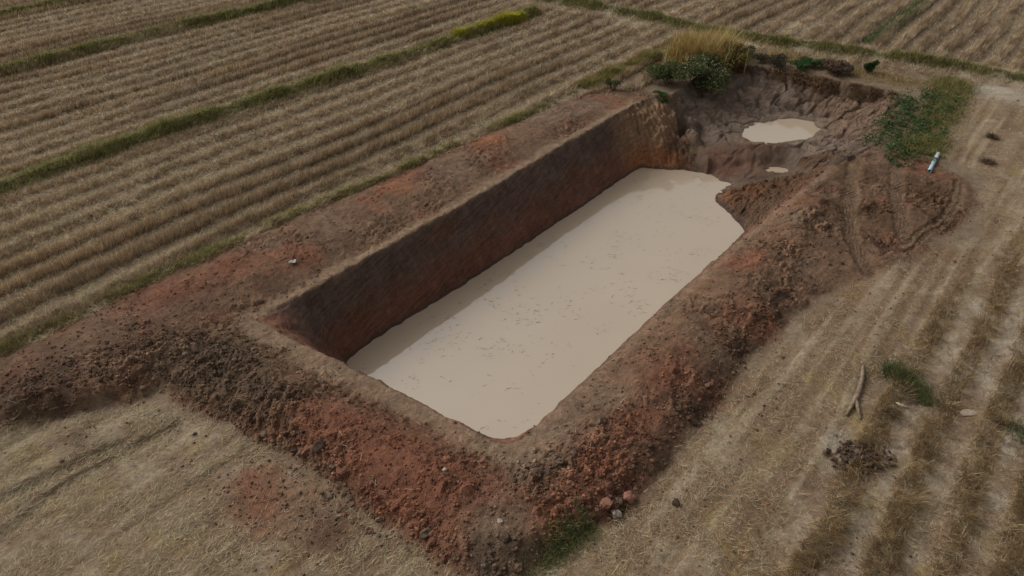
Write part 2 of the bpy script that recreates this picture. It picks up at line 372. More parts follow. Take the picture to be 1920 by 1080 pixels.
clod_amt = sst(-.15, .35, fbm(x, y, 2.0, 3, 41)) * 1.2 + .16
# brushes that say how cloddy the soil is
def blob(px, py, r, zz=.3, stretch=None):
    c = G([(px, py)], zz)[0]; return np.exp(-((wx - c[0]) ** 2 + (wy - c[1]) ** 2) / (r * r))
cloddy = sum(blob(*b) for b in [(400, 690, 1.6), (480, 760, 1.1), (560, 830, 1.0), (620, 870, .9), (300, 660, 1.2), (1020, 890, .8), (1090, 850, .7), (700, 960, .9), (800, 1020, .9), (1300, 760, .8), (1380, 650, .8),
                                (1440, 570, .8), (1640, 440, .6), (1540, 345, .6), (1180, 950, .9), (100, 740, 1.5), (1060, 960, .8), (1640, 380, .8), (1740, 370, 1.1), (1560, 420, .8), (1480, 470, .8), (1780, 410, .7)])
cloddy = np.clip(cloddy, 0, 1)
smooth_z = np.clip(ledge + ln12, 0, 1)
amp = spoil * (1 - .85 * smooth_z) * np.clip(clod_amt * .7 + 1.0 * cloddy, 0, 1.7)
z += amp * (cl * 1.25 - .04) + spoil * (1 - .6 * smooth_z) * (.065 * fbm(x, y, .9, 3, 42) + .03 * fbm(x, y, .16, 2, 43))
z += spoil * ledge * (.03 * fbm(x, y, .3, 3, 44) + cl * .2)
U_l = U1
z -= ln12 * (.08 - .045 * np.sin(2 * np.pi * U1 / .17 + 2 * perlin(x, y, 5))) * outside ** 0 * (1 - pit)
z -= ln34 * .07 * (1 - pit)
# walls
wallm = pit * (1 - oldpit) * sst(-WD - .1, -WD + .25, h)
z += wallm * (.035 * fbm(U1 / 4.5 + V1 * .2, V1, .25, 3, 51) + .09 * fbm(x, y, .8, 3, 52) + .012 * fbm(x, y, .1, 2, 53))
butt = sst(3.0, 1.2, np.hypot(x - G([(1225, 255)], -1.2)[0, 0], y - G([(1225, 255)], -1.2)[0, 1])) * wallm
fl = (x * 1.0 + y * .35) / .3 + .8 * fbm(x, y, .7, 2, 54)
z += butt * .15 * (np.abs(np.sin(np.pi * fl)) - .6 + .5 * np.sin(h * 16 + 3 * fbm(x, y, .5, 2, 55)) * sst(-1.3, -.3, h))
spit = pit * (1 - oldpit) * sst(8.4, 9.2, x - (y - 29) * .0) * sst(-WD - .02, -WD + .2, h)
z += spit * (cl * 1.9 - .05 + .16 * fbm(x, y, .6, 3, 56))
# old pit: cracked, slumped mud
om = mk_ & (oldpit > .01)
ox, oy = x[om] + .35 * fbm(x[om], y[om], .9, 2, 61), y[om] + .35 * fbm(x[om], y[om], .9, 2, 62)
c1, c2, ci = worley(ox / 1.7, oy / 1.2, 63); k1, k2, ki = worley(ox / .42, oy / .36, 64)
crack = np.zeros_like(z); plate = np.zeros_like(z)
crack[om] = np.maximum(sst(.16, .02, c2 - c1) * (ci > .2), .5 * sst(.12, .02, k2 - k1) * (ki > .72)); plate[om] = ci - .5
above = .3 + .7 * sst(-PD - .02, -PD + .25, h)
z += oldpit * above * (-.2 * crack + .15 * plate * sst(-PD, -.9, h) + .2 * fbm(x, y, .9, 3, 65) + .06 * fbm(x, y, .2, 2, 66) + cl * .25)
rid = 1 - 2.2 * np.abs(fbm(x, y * .8, .75, 4, 67))
cF = G([(1330, 285)], -1.7)[0]; farend = sst(5.0, 2.5, np.hypot(x - cF[0], y - cF[1])) * pit * (1 - oldpit) * sst(-WD - .05, -WD + .2, h)
z += oldpit * sst(-PD + .02, -PD + .3, h) * .13 * (rid - .4) + farend * (.15 * (rid - .4) + cl * .7)
zg = z.reshape(NV, NU)
def height(px, py):
    px, py = np.asarray(px, float), np.asarray(py, float)
    fv = np.interp(py, ys, np.arange(NV)); fu = np.interp(px / halfw(py), us, np.arange(NU))
    fv = np.clip(fv, 0, NV - 1.001); fu = np.clip(fu, 0, NU - 1.001); iv, iu = fv.astype(int), fu.astype(int); fv, fu = fv - iv, fu - iu
    return (zg[iv, iu] * (1 - fu) + zg[iv, iu + 1] * fu) * (1 - fv) + (zg[iv + 1, iu] * (1 - fu) + zg[iv + 1, iu + 1] * fu) * fv
def sample(field, px, py):
    fg = field.reshape(NV, NU)
    iv = np.clip(np.round(np.interp(py, ys, np.arange(NV))).astype(int), 0, NV - 1)
    iu = np.clip(np.round(np.interp(px / halfw(py), us, np.arange(NU))).astype(int), 0, NU - 1)
    return fg[iv, iu]

# ------------------------------------------------------------------ colours of the ground (the soil itself, plus shade painted into the mud cracks)
P = dict(red=alb(112, 74, 56), orange=alb(132, 90, 64), brown=alb(108, 84, 65), dk=alb(82, 63, 49), grey=alb(112, 93, 76), gclod=alb(86, 70, 55), tan=alb(146, 120, 94),
         wall=alb(86, 70, 62), wallred=alb(108, 72, 58), butt=alb(122, 97, 74), mud=alb(104, 89, 77), mudl=alb(122, 105, 89), mudd=alb(78, 66, 57),
         fieldL=alb(112, 96, 78), fieldR=alb(132, 113, 90), pale=alb(158, 147, 131), strawy=alb(132, 115, 92), green=alb(74, 78, 46), wet=alb(82, 61, 44))
col = np.tile(P['fieldL'], (len(x), 1))
def mixc(c, w):
    global col
    w = np.clip(w, 0, 1)[:, None]; col = col * (1 - w) + np.asarray(c) * w
f1, f2, f3 = fbm(x, y, 3.2, 3, 81), fbm(x, y, 1.0, 3, 82), fbm(x, y, .35, 2, 83)
mixc(alb(88, 73, 57), leftfield * sst(.25, .75, rowp) * (.85 - .5 * messy))
mixc(alb(124, 108, 90), leftfield * messy * .5)
mixc(P['fieldR'], inR * outside); mixc(P['strawy'], bl * outside)
mixc(P['pale'], (inR * rrow) * outside * sst(.6, .2, rowp) * sst(-.1, .4, f2 + .15) * .75); mixc(alb(100, 84, 62), inR * rrow * outside * sst(.55, .85, rowp) * .8)
mixc(P['pale'], bl * outside * sst(.1, .5, f2) * .35)
mixc(alb(122, 100, 78), inR * outside * (1 - rrow) * sst(-.2, .4, f1) * .7)
mixc(alb(96, 80, 64), (inR + bl) * outside * sst(.05, .4, f3 + .5 * f2) * .7); mixc(alb(106, 84, 65), (inR + bl) * outside * sst(-.05, .35, fbm(x, y, 1.8, 3, 86)) * .7); mixc(alb(148, 136, 116), (inR + bl) * outside * sst(.1, .45, fbm(x, y, 1.2, 3, 87)) * .6); mixc(alb(132, 112, 66), (inR + bl) * outside * sst(.2, .5, fbm(x, y, 1.4, 2, 88)) * .5)
mixc(alb(92, 80, 62), bl * trBL * .9); mixc(alb(154, 140, 116), outside * sst(.12, .5, streak) * .6); mixc(alb(100, 82, 62), outside * sst(.12, .5, -streak) * .6)
hd = headland * outside; mixc(alb(128, 112, 90), hd * .7); mixc(alb(158, 146, 130), hd * sst(.1, .45, f2) * .6)
for b, w in ((b1, .75), (b2, .8), (b3, .8), (fb, .8)): mixc(P['green'], sst(w, w * .4, b) * outside * .8)
sp = spoil
mixc(P['brown'], sp); mixc(P['red'], sp * sst(.02, .4, f1 + .35 * f2) * .8); mixc(P['grey'], sp * sst(.1, .45, fbm(x, y, 1.7, 3, 84)) * .55); mixc(P['dk'], sp * sst(.1, .5, fbm(x, y, 1.3, 3, 85)) * .6)
BR = [('red', 320, 545, 1.3, .8), ('red', 430, 495, 1.0, .7), ('orange', 905, 256, .8, .85), ('orange', 745, 345, .7, .6), ('red', 780, 320, .8, .5), ('grey', 1030, 208, 1.3, .7), ('grey', 1100, 190, 1.2, .6), ('grey', 860, 318, 1.3, .5), ('grey', 640, 415, 1.0, .3),
      ('dk', 260, 640, 1.3, .6), ('dk', 90, 710, 1.6, .75), ('dk', 30, 760, 1.2, .8), ('gclod', 410, 685, 1.5, .85), ('gclod', 490, 750, 1.1, .7), ('dk', 370, 565, 1.0, .5), ('dk', 520, 520, .8, .5), ('dk', 640, 455, .6, .5),
      ('red', 640, 790, 1.0, .8), ('red', 720, 850, 1.3, .9), ('red', 800, 900, 1.2, .9), ('red', 870, 960, 1.0, .9), ('red', 830, 1010, .9, .7), ('red', 760, 960, .8, .8), ('grey', 930, 1000, .7, .9), ('gclod', 930, 1060, .9, .9), ('gclod', 1010, 885, .6, .9), ('gclod', 1060, 855, .5, .9),
      ('grey', 1000, 850, .7, .8), ('grey', 1040, 800, .8, .8), ('red', 1060, 970, .8, .8), ('red', 1120, 880, .9, .8), ('red', 1200, 800, 1.0, .8), ('red', 1260, 720, .9, .6), ('dk', 1160, 950, .8, .6), ('dk', 1250, 850, .7, .7), ('dk', 1310, 770, .8, .8), ('dk', 1390, 650, .8, .8), ('dk', 1450, 560, .8, .7), ('dk', 1330, 700, .7, .6),
      ('grey', 1130, 740, .8, .6), ('brown', 1250, 620, 1.0, .7), ('brown', 1350, 550, 1.0, .7), ('brown', 1440, 450, .9, .8), ('wet', 1560, 380, .9, .7), ('wet', 1640, 390, .9, .9), ('dk', 1640, 440, .7, .7), ('wet', 1740, 350, 1.2, .95), ('wet', 1770, 400, 1.0, .9), ('dk', 1540, 340, .7, .7), ('wet', 1700, 420, .9, .7), ('wet', 1600, 310, 1.2, .8), ('red', 1690, 440, .6, .4)]
for k, px, py, r, w in BR: mixc(P[k], sp * blob(px, py, r) * w * 1.3)
# soil smeared out over the stubble
for k, px, py, r, w in [('red', 460, 905, .5, 1), ('red', 510, 945, .8, .9), ('brown', 600, 990, 1.0, 1), ('dk', 610, 995, .7, .8), ('wet', 145, 830, .5, .7), ('brown', 340, 880, .5, .5), ('brown', 395, 905, .35, .6), ('red', 860, 1062, .5, .6), ('tan', 330, 720, .6, .7),
                        ('brown', 1600, 560, 1.2, .5), ('wet', 1700, 480, 1.1, .6), ('brown', 1640, 640, 1.0, .3), ('brown', 1760, 470, .8, .6), ('brown', 1430, 760, .8, .35), ('gclod', 1610, 850, .5, .7), ('pale', 1560, 830, .4, .9), ('pale', 1620, 1040, .6, .7), ('pale', 1800, 700, .8, .6), ('pale', 1880, 640, .9, .6), ('pale', 1700, 940, .6, .5), ('pale', 1700, 735, .5, .7),
                        ('pale', 1880, 172, 1.6, .9), ('pale', 1500, 50, 1.2, .8), ('pale', 1170, 35, 1.5, .7), ('pale', 815, 3, 1.0, .8), ('pale', 1400, 78, .6, .8), ('dk', 1850, 300, .45, .8), ('strawy', 1860, 260, 1.4, .6), ('strawy', 1880, 380, 2.0, .5)]:
    c = G([(px, py)])[0]; mixc(P[k], outside * np.exp(-((wx - c[0]) ** 2 + (wy - c[1]) ** 2) / (r * r)) * w)
mixc(alb(84, 70, 50), outside * .5 * np.clip(sum(np.exp(-((wx - c[0]) ** 2 + (wy - c[1]) ** 2) / .6) for c in G([(1670, 690), (1740, 740), (1600, 700)])), 0, 1))
mixc(alb(136, 113, 91), ledge * np.where(d_left < d_near, .85, .75) * (1 - .3 * sst(0, .4, f2)) * (1 - sst(.3, .1, d_right) * 0)); mixc(P['grey'], ledge * sst(1.2, .3, d_near) * .3)
mixc(alb(110, 89, 70), ln12 * (1 - pit) * .85); mixc(alb(116, 96, 74), ln34 * (1 - pit) * .6)
clod_tone = .6 + .85 * cid  # soil colour differs at random from clod to clod
col = col * (1 + (clod_tone - 1)[:, None] * (spoil * (.4 + .6 * amp))[:, None])
# walls of the dig: dark topsoil above, red subsoil below
tw = sst(-.6, -2.1, z + .5 * f2)
mixc(P['wall'], pit * (1 - oldpit)); mixc(P['wallred'], wallm * tw * .75); mixc(alb(92, 64, 46), wallm * sst(.1, .5, fbm(U1 / 5, V1, .5, 2, 91)) * .6); mixc(alb(90, 78, 68), wallm * sst(.15, .45, fbm(U1 / 6, V1, .3, 3, 92)) * .5)
mixc(P['wallred'], wallm * sst(1.6, .4, pdist(x, y, lipN)) * .7)
mixc(P['butt'], butt * 1.1); mixc(alb(132, 86, 56), butt * sst(-1.1, -2.1, z) * .85)
mixc(alb(92, 68, 48), spit * .9); mixc(alb(72, 54, 40), spit * sst(0, .4, f2) * .7); mixc(alb(118, 76, 50), spit * sst(.05, .4, -f2) * .6)
nr = sst(.5, .15, np.minimum(d_near, d_right)) * pit; mixc(alb(116, 80, 60), nr * .8)
mixc(P['mud'], oldpit); mixc(P['mudd'], oldpit * sst(-.7, -.1, z + .3 * f2) * .8); mixc(P['mudl'], oldpit * sst(-.1, .4, f2) * .5); mixc(alb(110, 88, 70), oldpit * sst(15.5, 17.5, x + 1.2 * f1) * .7); mixc(P['mudd'], oldpit * crack * .5)  # old pit mud; last mix paints occlusion shade into the cracks
mixc(P['mudl'], oldpit * sst(.9, .2, sdf(wx, wy, pudpoly)) * .5)
for k, px, py, r, w, zz in [('red', 1420, 306, 1.1, 1, -2), ('red', 1365, 315, .9, 1, -2.2), ('red', 1340, 285, .7, .9, -1.7), ('wet', 1430, 340, .9, 1, -2), ('dk', 1430, 385, 1.1, 1, -1.4), ('dk', 1375, 390, .8, 1, -2), ('orange', 1350, 365, .5, .6, -2.3), ('wet', 1480, 350, 1, 1, -1.3), ('brown', 1440, 282, .9, .9, -1.4), ('wet', 1500, 300, .9, .8, -1.1), ('dk', 1274, 275, .6, .9, -1.6), ('butt', 1305, 275, .5, .8, -1.6), ('mudl', 1480, 292, .4, .7, -1.4), ('wet', 1560, 290, 1, .7, -.5)]:
    mixc(P[k], pit * blob(px, py, r, zz) * w * 1.2)
mixc(alb(66, 58, 40), sst(1.2, .2, pdist(wx, wy, G([(1700, 195), (1690, 240), (1695, 285)]))) * (1 - pit) * .6)
col *= (1 - .10 * (spoil + pit))[:, None]                              # dug soil toned slightly darker overall
col *= (1 + .28 * f3 + .16 * f2)[:, None]
col *= (1 + .10 * (rng.random(len(x)) - .5))[:, None]
mixc(alb(62, 46, 37), pit * (1 - oldpit) * sst(.16, .03, z + WD + .05 * f2) * .75); mixc(alb(84, 72, 62), oldpit * sst(.1, .02, z + PD) * .5)
rough = np.full(len(x), .95); rough -= .5 * pit * sst(.25, .0, np.abs(z + WD)) + .25 * oldpit * sst(.3, 0, np.abs(z + PD))
col4 = np.c_[np.clip(col, .004, .8), np.clip(rough, .35, 1)]

# ------------------------------------------------------------------ ground meshes
zz = zg
gy_ = np.gradient(zz, axis=0) / np.gradient(PY, axis=0); gx_ = np.gradient(zz, axis=1) / np.gradient(PX, axis=1)
gy_ = gy_ - gx_ * (us[None] * .563)                              # the columns fan out
nrm = np.dstack([-gx_, -gy_, np.ones_like(zz)]); nrm /= np.linalg.norm(nrm, axis=2, keepdims=True); nrm = nrm.reshape(-1, 3)
vid = np.arange(NV * NU).reshape(NV, NU)
quads = np.stack([vid[:-1, :-1], vid[:-1, 1:], vid[1:, 1:], vid[1:, :-1]], -1).reshape(-1, 4)
lab = np.where(oldpit > .5, 2, np.where(pit > .5, 1, np.where(spoil > .5, 3, 0)))[quads[:, 0]]
allv = np.c_[x, y, z]
for k, nm in ((0, 'field'), (1, 'pond_pit'), (2, 'mud_hollow'), (3, 'spoil_bank')):
    q = quads[lab == k]; used, inv = np.unique(q, return_inverse=True)
    o = mk(nm, allv[used], inv.reshape(-1, 4), M_cut if k == 1 else M_soil, None, col4[used], True, nrm[used]); tag(o, kind='structure')
# the fields go on to the horizon
B = 900.0
ring_i = [0, NU - 1, (NV - 1) * NU + NU - 1, (NV - 1) * NU]
rv = np.vstack([allv[ring_i], [(-B, -B, 0), (B, -B, 0), (B, B, 0), (-B, B, 0)]])
o = mk('farmland', rv, [(4, 5, 1, 0), (5, 6, 2, 1), (6, 7, 3, 2), (7, 4, 0, 3)], M_soil, None, np.tile(np.r_[P['fieldL'], .95], (8, 1))); tag(o, kind='structure')

# ------------------------------------------------------------------ water
def sheet(name, pl, zz, mat):
    me = bpy.data.meshes.new(name); me.from_pydata([(a, b, zz) for a, b in pl], [], [list(range(len(pl)))]); me.materials.append(mat)
    if me.polygons[0].normal.z < 0: me.flip_normals()
    o = bpy.data.objects.new(name, me); S.collection.objects.link(o); tag(o, kind='structure'); return o
sheet('pond_water', grow(watpoly, .35), -WD, M_water)
sheet('puddle_water', grow(pudpoly, .33), -PD, M_water)
sheet('puddle_water', grow(pud2, .3), -MUD2, M_water)

# ------------------------------------------------------------------ blades
def blades(name, bx, by, az, tilt, length, width, colr, mat, bend=.5, segs=2, sink=.02, bz=None, parent=None, roll=0.0):
    n = len(bx); bz = height(bx, by) - sink if bz is None else bz
    L = np.asarray(length) * np.ones(n); w = np.asarray(width) * np.ones(n)
    dx, dy = np.cos(az), np.sin(az)
    ra = az + np.pi / 2 + roll * (rng.random(n) - .5)
    sx, sy = np.cos(ra) * w * .5, np.sin(ra) * w * .5
    if segs == 1:
        s, c = np.sin(tilt), np.cos(tilt)
        b0 = np.c_[bx - sx, by - sy, bz]; b1_ = np.c_[bx + sx, by + sy, bz]
        tp = np.c_[bx + dx * L * s, by + dy * L * s, bz + L * c]
        V = np.stack([b0, b1_, tp], 1).reshape(-1, 3); T = np.arange(n * 3).reshape(-1, 3); k = 3
    else:
        s1, c1_ = np.sin(tilt), np.cos(tilt); t2 = np.minimum(tilt + bend * (.5 + rng.random(n)), 2.0); s2, c2_ = np.sin(t2), np.cos(t2)
        mx, my, mz = bx + dx * L * .55 * s1, by + dy * L * .55 * s1, bz + L * .55 * c1_
        tx, ty, tz = mx + dx * L * .45 * s2, my + dy * L * .45 * s2, mz + L * .45 * c2_
        V = np.stack([np.c_[bx - sx, by - sy, bz], np.c_[bx + sx, by + sy, bz], np.c_[mx + sx * .75, my + sy * .75, mz], np.c_[mx - sx * .75, my - sy * .75, mz], np.c_[tx, ty, tz]], 1).reshape(-1, 3)
        o_ = (np.arange(n) * 5)[:, None]; T = np.concatenate([o_ + [0, 1, 2], o_ + [0, 2, 3], o_ + [3, 2, 4]], 1).reshape(-1, 3); k = 5
    return mk(name, V, T, mat, parent, np.repeat(colr, k, 0))
def palette(n, cols, weights=None, var=.22):
    c = np.array([alb(*c) for c in cols]); i = rng.choice(len(c), n, p=weights)
    return np.clip(c[i] * (1 + var * rng.standard_normal(n))[:, None].clip(.4, 1.7), .01, .75)
STRAW = [(154, 135, 111), (136, 117, 94), (172, 154, 130), (117, 99, 79), (146, 127, 99)]
def in_view(px, py, m=3.5): return (np.abs(px) < .69 * (.816 * py + 8.4) + m) & (py > 7.2) & (py < 64)
def scatter(n, field=None):
    """points with even density per square metre over the visible ground, denser near the viewpoint"""
    py = 7.2 * (64 / 7.2) ** rng.random(n); px = (rng.random(n) * 2 - 1) * (.69 * (.816 * py + 8.4) + 3.5)
    if field is not None: k = sample(field, px, py) > .02; px, py = px[k], py[k]
    return px, py
ROWAZ = math.atan2(E1[1], E1[0])
# standing stubble of the left and far plots
px, py = scatter(2400000, leftfield)
rp = row_profile(px * N1[0] + py * N1[1], px * E1[0] + py * E1[1]); lf = sample(leftfield * (1 - .8 * headland), px, py)
bm = np.minimum(np.minimum(pdist(px, py, bund1), pdist(px, py, bund2)), pdist(px, py, bund3))
ms = sample(messy, px, py)
clump = sst(-.25, .35, perlin(px / .22, py / .22, 150) + .5 * perlin(px / .9, py / .9, 151) + .5 * perlin(px / 2.5, py / 2.5, 159))
keep = (rng.random(len(px)) < lf * np.clip(sst(.36, .6, rp) * (1.0 - .3 * ms) * (.62 + .45 * clump) + .02 * clump + .10 * ms * clump, 0, 1)) & (bm > .35) & (py > np.interp(px, G(toeL)[:, 0], G(toeL)[:, 1], left=-99, right=99) - 99)
def plot_id(ax, ay):
    beyond = ay > np.interp(ax, far_bund[:, 0], far_bund[:, 1])
    a1 = (ax - bund1[2, 0]) * N1[0] + (ay - bund1[2, 1]) * N1[1] > 0
    a2 = (ax - bund2[2, 0]) * N1[0] + (ay - bund2[2, 1]) * N1[1] > 0
    rgt = ax > 16
    return np.where(beyond | (rgt & (ay > 30)), 3, np.where(a2, 2, np.where(a1, 1, 0)))
PLOTS = ['dry tan rice stubble rows between the pond bank and the first grassy bund', 'dry tan rice stubble rows between the two long grassy bunds', 'dry tan rice stubble beyond the second grassy bund', 'dry tan rice stubble rows beyond the green cross bund']
PLOTL = ['flattened pale straw lying between the stubble rows next to the pond bank', 'flattened pale straw lying on the strip between the two long bunds', 'flattened pale straw lying beyond the second grassy bund', 'flattened pale straw lying beyond the green cross bund']
px, py, ms = px[keep], py[keep], ms[keep]; pid = plot_id(px, py)
n = len(px); side = rng.choice([-1, 1], n)
az = ROWAZ - np.pi / 2 + 1.6 * perlin(px / .8, py / .8, 152) + rng.normal(0, .5, n); dist_f = np.clip(py / 25, .8, 2)
tl = np.abs(rng.normal(.34, .22, n)) + ms * .4; ln = rng.uniform(.26, .5, n) * (1 - .2 * ms); wd_ = rng.uniform(.013, .023, n) * dist_f
cl_ = palette(n, STRAW, [.3, .25, .2, .15, .1]) * (.92 + .2 * perlin(px / .5, py / .5, 153) + .3 * perlin((px * N1[0] + py * N1[1]) / .8, (px * E1[0] + py * E1[1]) / 14, 158))[:, None]
nstub = 0
for k in range(4):
    m = pid == k; nstub += m.sum()
    if m.sum(): tag(blades('rice_stubble', px[m], py[m], az[m], tl[m], ln[m], wd_[m], cl_[m], M_straw, segs=1), PLOTS[k], 'stubble', kind='stuff')
px, py = scatter(620000); lf = sample(np.clip(leftfield + .5 * hd, 0, 1), px, py); rp = row_profile(px * N1[0] + py * N1[1], px * E1[0] + py * E1[1]); ms = sample(messy, px, py)
keep = rng.random(len(px)) < lf * np.clip(.5 + .45 * ms + .1 * rp, 0, 1); px, py = px[keep], py[keep]; pid = plot_id(px, py); n = len(px)
az = rng.uniform(0, 2 * np.pi, n) * .6 + ROWAZ; dist_f = np.clip(py / 25, .8, 2)
cl_ = palette(n, [(168, 148, 118), (150, 130, 102), (182, 164, 132), (130, 110, 84)])
tl = rng.normal(1.38, .16, n); ln = rng.uniform(.22, .5, n); wd_ = rng.uniform(.01, .018, n) * dist_f
for k in range(4):
    m = pid == k; nstub += m.sum()
    if m.sum(): tag(blades('loose_straw', px[m], py[m], az[m], tl[m], ln[m], wd_[m], cl_[m], M_straw, segs=1, sink=-.02), PLOTL[k], 'straw', kind='stuff')
# right-hand field: rows and trampled straw
px, py = scatter(1600000, rrow * outside); rm = sample(rrow * outside, px, py); rp = row_profile(px * N1[0] + py * N1[1], px * E1[0] + py * E1[1]); fz = fbm(px, py, 1.6, 2, 101)
clump = sst(-.2, .3, perlin(px / .2, py / .2, 154) + .4 * perlin(px / .7, py / .7, 155))
keep = (rng.random(len(px)) < rm * (sst(.42, .7, rp) * (.4 + .6 * clump) * np.clip(.75 + fz, .1, 1) + .03 * clump)) & (px > 0); px, py = px[keep], py[keep]; n = len(px)
az = ROWAZ + np.pi + 2.2 * perlin(px / .6, py / .6, 156) + rng.normal(0, .45, n); tl = np.abs(rng.normal(.9, .35, n))
tag(blades('rice_stubble', px, py, az, tl, rng.uniform(.25, .55, n), rng.uniform(.012, .020, n), palette(n, [(146, 126, 96), (124, 105, 79), (168, 148, 116), (100, 85, 65), (136, 113, 78)], var=.3) * (1 + .3 * perlin(px / .4, py / .4, 157))[:, None], M_straw, segs=1), 'tawny lodged stubble rows on the pale field with the fallen branch', 'stubble', kind='stuff'); nstub += n
px, py = scatter(1100000, inR * outside); rm = sample(np.clip(inR * outside, 0, 1), px, py); fz = fbm(px, py, 1.3, 3, 102)
keep = (rng.random(len(px)) < rm * (1 - .9 * sample(smear, px, py)) * (1 - .6 * sample(rrow * sst(.5, .25, rowp), px, py)) * np.clip(.48 + .9 * fz - .7 * np.abs(sample(streak, px, py)), .06, 1)) & (px > -2); px, py = px[keep], py[keep]; n = len(px)
tag(blades('loose_straw', px, py, rng.uniform(0, 6.28, n), rng.normal(1.42, .14, n), rng.uniform(.1, .3, n), rng.uniform(.007, .012, n) * np.clip(py / 22, 1, 2), palette(n, [(158, 137, 110), (138, 118, 92), (176, 155, 126), (114, 95, 73)], var=.3), M_straw, segs=1, sink=-.012), 'trampled pale straw scattered over the field with the fallen branch', 'straw', kind='stuff'); nstub += n
px, py = scatter(1000000, bl * outside); rm = sample(bl * outside, px, py); fz = fbm(px, py, 1.0, 3, 103); tb = sample(trBL, px, py)
keep = (rng.random(len(px)) < rm * (1 - .9 * sample(smear, px, py)) * np.clip(.5 + .9 * fz + .4 * tb - .6 * np.abs(sample(streak, px, py)), .06, 1)) & (px < 1); px, py = px[keep], py[keep]; n = len(px)
tag(blades('loose_straw', px, py, rng.normal(ROWAZ, .8, n), rng.normal(1.40, .15, n), rng.uniform(.1, .3, n), rng.uniform(.007, .012, n), palette(n, [(150, 133, 106), (132, 115, 90), (168, 151, 122), (110, 94, 72)], var=.3), M_straw, segs=1, sink=-.012), 'matted yellowish straw on the flattened plot crossed by wheel ruts', 'straw', kind='stuff'); nstub += n
# a few straws on the soil banks
px, py = scatter(60000); rm = sample(spoil, px, py); keep = rng.random(len(px)) < rm * .12 * (sst(.1, .5, fbm(px, py, 1.2, 2, 104)) + .1); px, py = px[keep], py[keep]; n = len(px)
tag(blades('loose_straw', px, py, rng.uniform(0, 6.28, n), rng.normal(1.4, .15, n), rng.uniform(.12, .4, n), .012, palette(n, STRAW), M_straw, segs=1, sink=-.02), 'stray straws caught on the dug soil banks', 'straw', kind='stuff')

# ------------------------------------------------------------------ grass strips
GREEN = [(112, 110, 64), (94, 96, 54), (130, 124, 74), (78, 82, 46), (144, 132, 86)]
def along(pl, n, hw):
    pl = np.asarray(pl); seg = np.diff(pl, axis=0); L = np.hypot(seg[:, 0], seg[:, 1]); cum = np.r_[0, np.cumsum(L)]
    s = rng.random(n) * cum[-1]; i = np.clip(np.searchsorted(cum, s) - 1, 0, len(seg) - 1); t = (s - cum[i]) / L[i]
    p = pl[i] + seg[i] * t[:, None]; nn = np.c_[-seg[i, 1], seg[i, 0]] / L[i][:, None]
    o = np.clip(rng.normal(0, .5, n), -1.2, 1.2); return p + nn * (o * hw)[:, None], s, o, cum[-1]
def strip(name, label, pl, dens, hw, ln, cols=GREEN, wid=.014, gap=.0, cat='grass', tilt=.5, seed=0, lean=None):
    Lt = np.sum(np.hypot(*np.diff(pl, axis=0).T)); n = int(Lt * dens)
    p, s, o, _ = along(pl, n, hw)
    fz = perlin(s / 1.6, s * 0 + seed + .5, 120 + seed) + .5 * perlin(s / .5, o * 2 + seed, 121 + seed)
    k = fz > (gap - .6 if gap > 0 else -9); k &= in_view(p[:, 0], p[:, 1], 4); p, s, o, fz = p[k], s[k], o[k], fz[k]; n = len(p)
    kk = np.clip(.8 + .6 * fz, .4, 1.5) * (1 - .35 * np.abs(o))
    az = (rng.normal(lean, .9, n) if lean is not None else rng.uniform(0, 6.28, n)); df = np.clip(p[:, 1] / 25, .8, 2)
    tag(blades(name, p[:, 0], p[:, 1], az, np.abs(rng.normal(tilt, .3, n)), rng.uniform(.6, 1.2, n) * ln * kk, wid * df, palette(n, cols, var=.25), M_grass, bend=.7), label, cat, kind='stuff')
    return n
ng = 0
ng += strip('bund_grass', 'long olive grass strip on the bund nearest the pond, ending beside yellow-green grass', bund1, 950, .85, .6, lean=ROWAZ - 1.2, seed=1)
ng += strip('bund_grass', 'olive grass strip on the second long bund away from the pond', bund2, 800, .95, .65, lean=ROWAZ - 1.2, seed=2)
ng += strip('bund_grass', 'olive grass strip on the third long bund, at the far edge of the stubble', bund3, 650, .95, .65, lean=ROWAZ - 1.2, seed=3)
ng += strip('yellow_grass', 'bright yellow-green grass tuft strip at the end of the first bund', G([(855, 72), (900, 57), (950, 44), (980, 36)]), 2600, .45, .75, cols=[(160, 150, 48), (140, 140, 46), (118, 124, 44), (172, 156, 66)], seed=4)
ng += strip('bund_grass', 'green grass on the cross bund running behind the old pit', far_bund, 700, 1.0, .5, cols=[(84, 92, 48), (102, 104, 56), (70, 78, 42), (124, 112, 70), (132, 116, 80)], gap=.05, seed=5)
ng += strip('field_grass', 'narrow green grass strip between the stubble rows beyond the cross bund', stripR, 600, .55, .4, cols=[(72, 90, 48), (88, 100, 54), (62, 76, 42)], seed=6)
ng += strip('edge_grass', 'broken green grass fringe between the stubble and the left soil bank', G([(-140, 722), (0, 655), (120, 600), (240, 540), (400, 470), (560, 394), (700, 340), (860, 266), (1000, 208), (1080, 172)]), 620, .4, .38, cols=[(110, 110, 62), (94, 98, 52), (130, 122, 78), (150, 132, 92)], gap=.42, lean=ROWAZ - 1.4, seed=7)
ng += strip('edge_grass', 'tall olive grass fringe along the rim left of the flowering shrub', G([(1090, 165), (1150, 140), (1200, 118), (1250, 98), (1290, 82)]), 1500, .55, .6, cols=[(104, 104, 58), (124, 114, 66), (92, 96, 52), (140, 116, 74)], seed=8)
ng += strip('rim_grass', 'brown dry grass overhanging the back rim of the old pit', G([(1330, 132), (1400, 128), (1470, 134), (1540, 150), (1610, 164), (1680, 178)]), 700, .5, .45, cols=[(122, 98, 74), (104, 84, 64), (138, 114, 86), (92, 76, 60)], gap=.35, lean=-1.6, tilt=.9, seed=9)
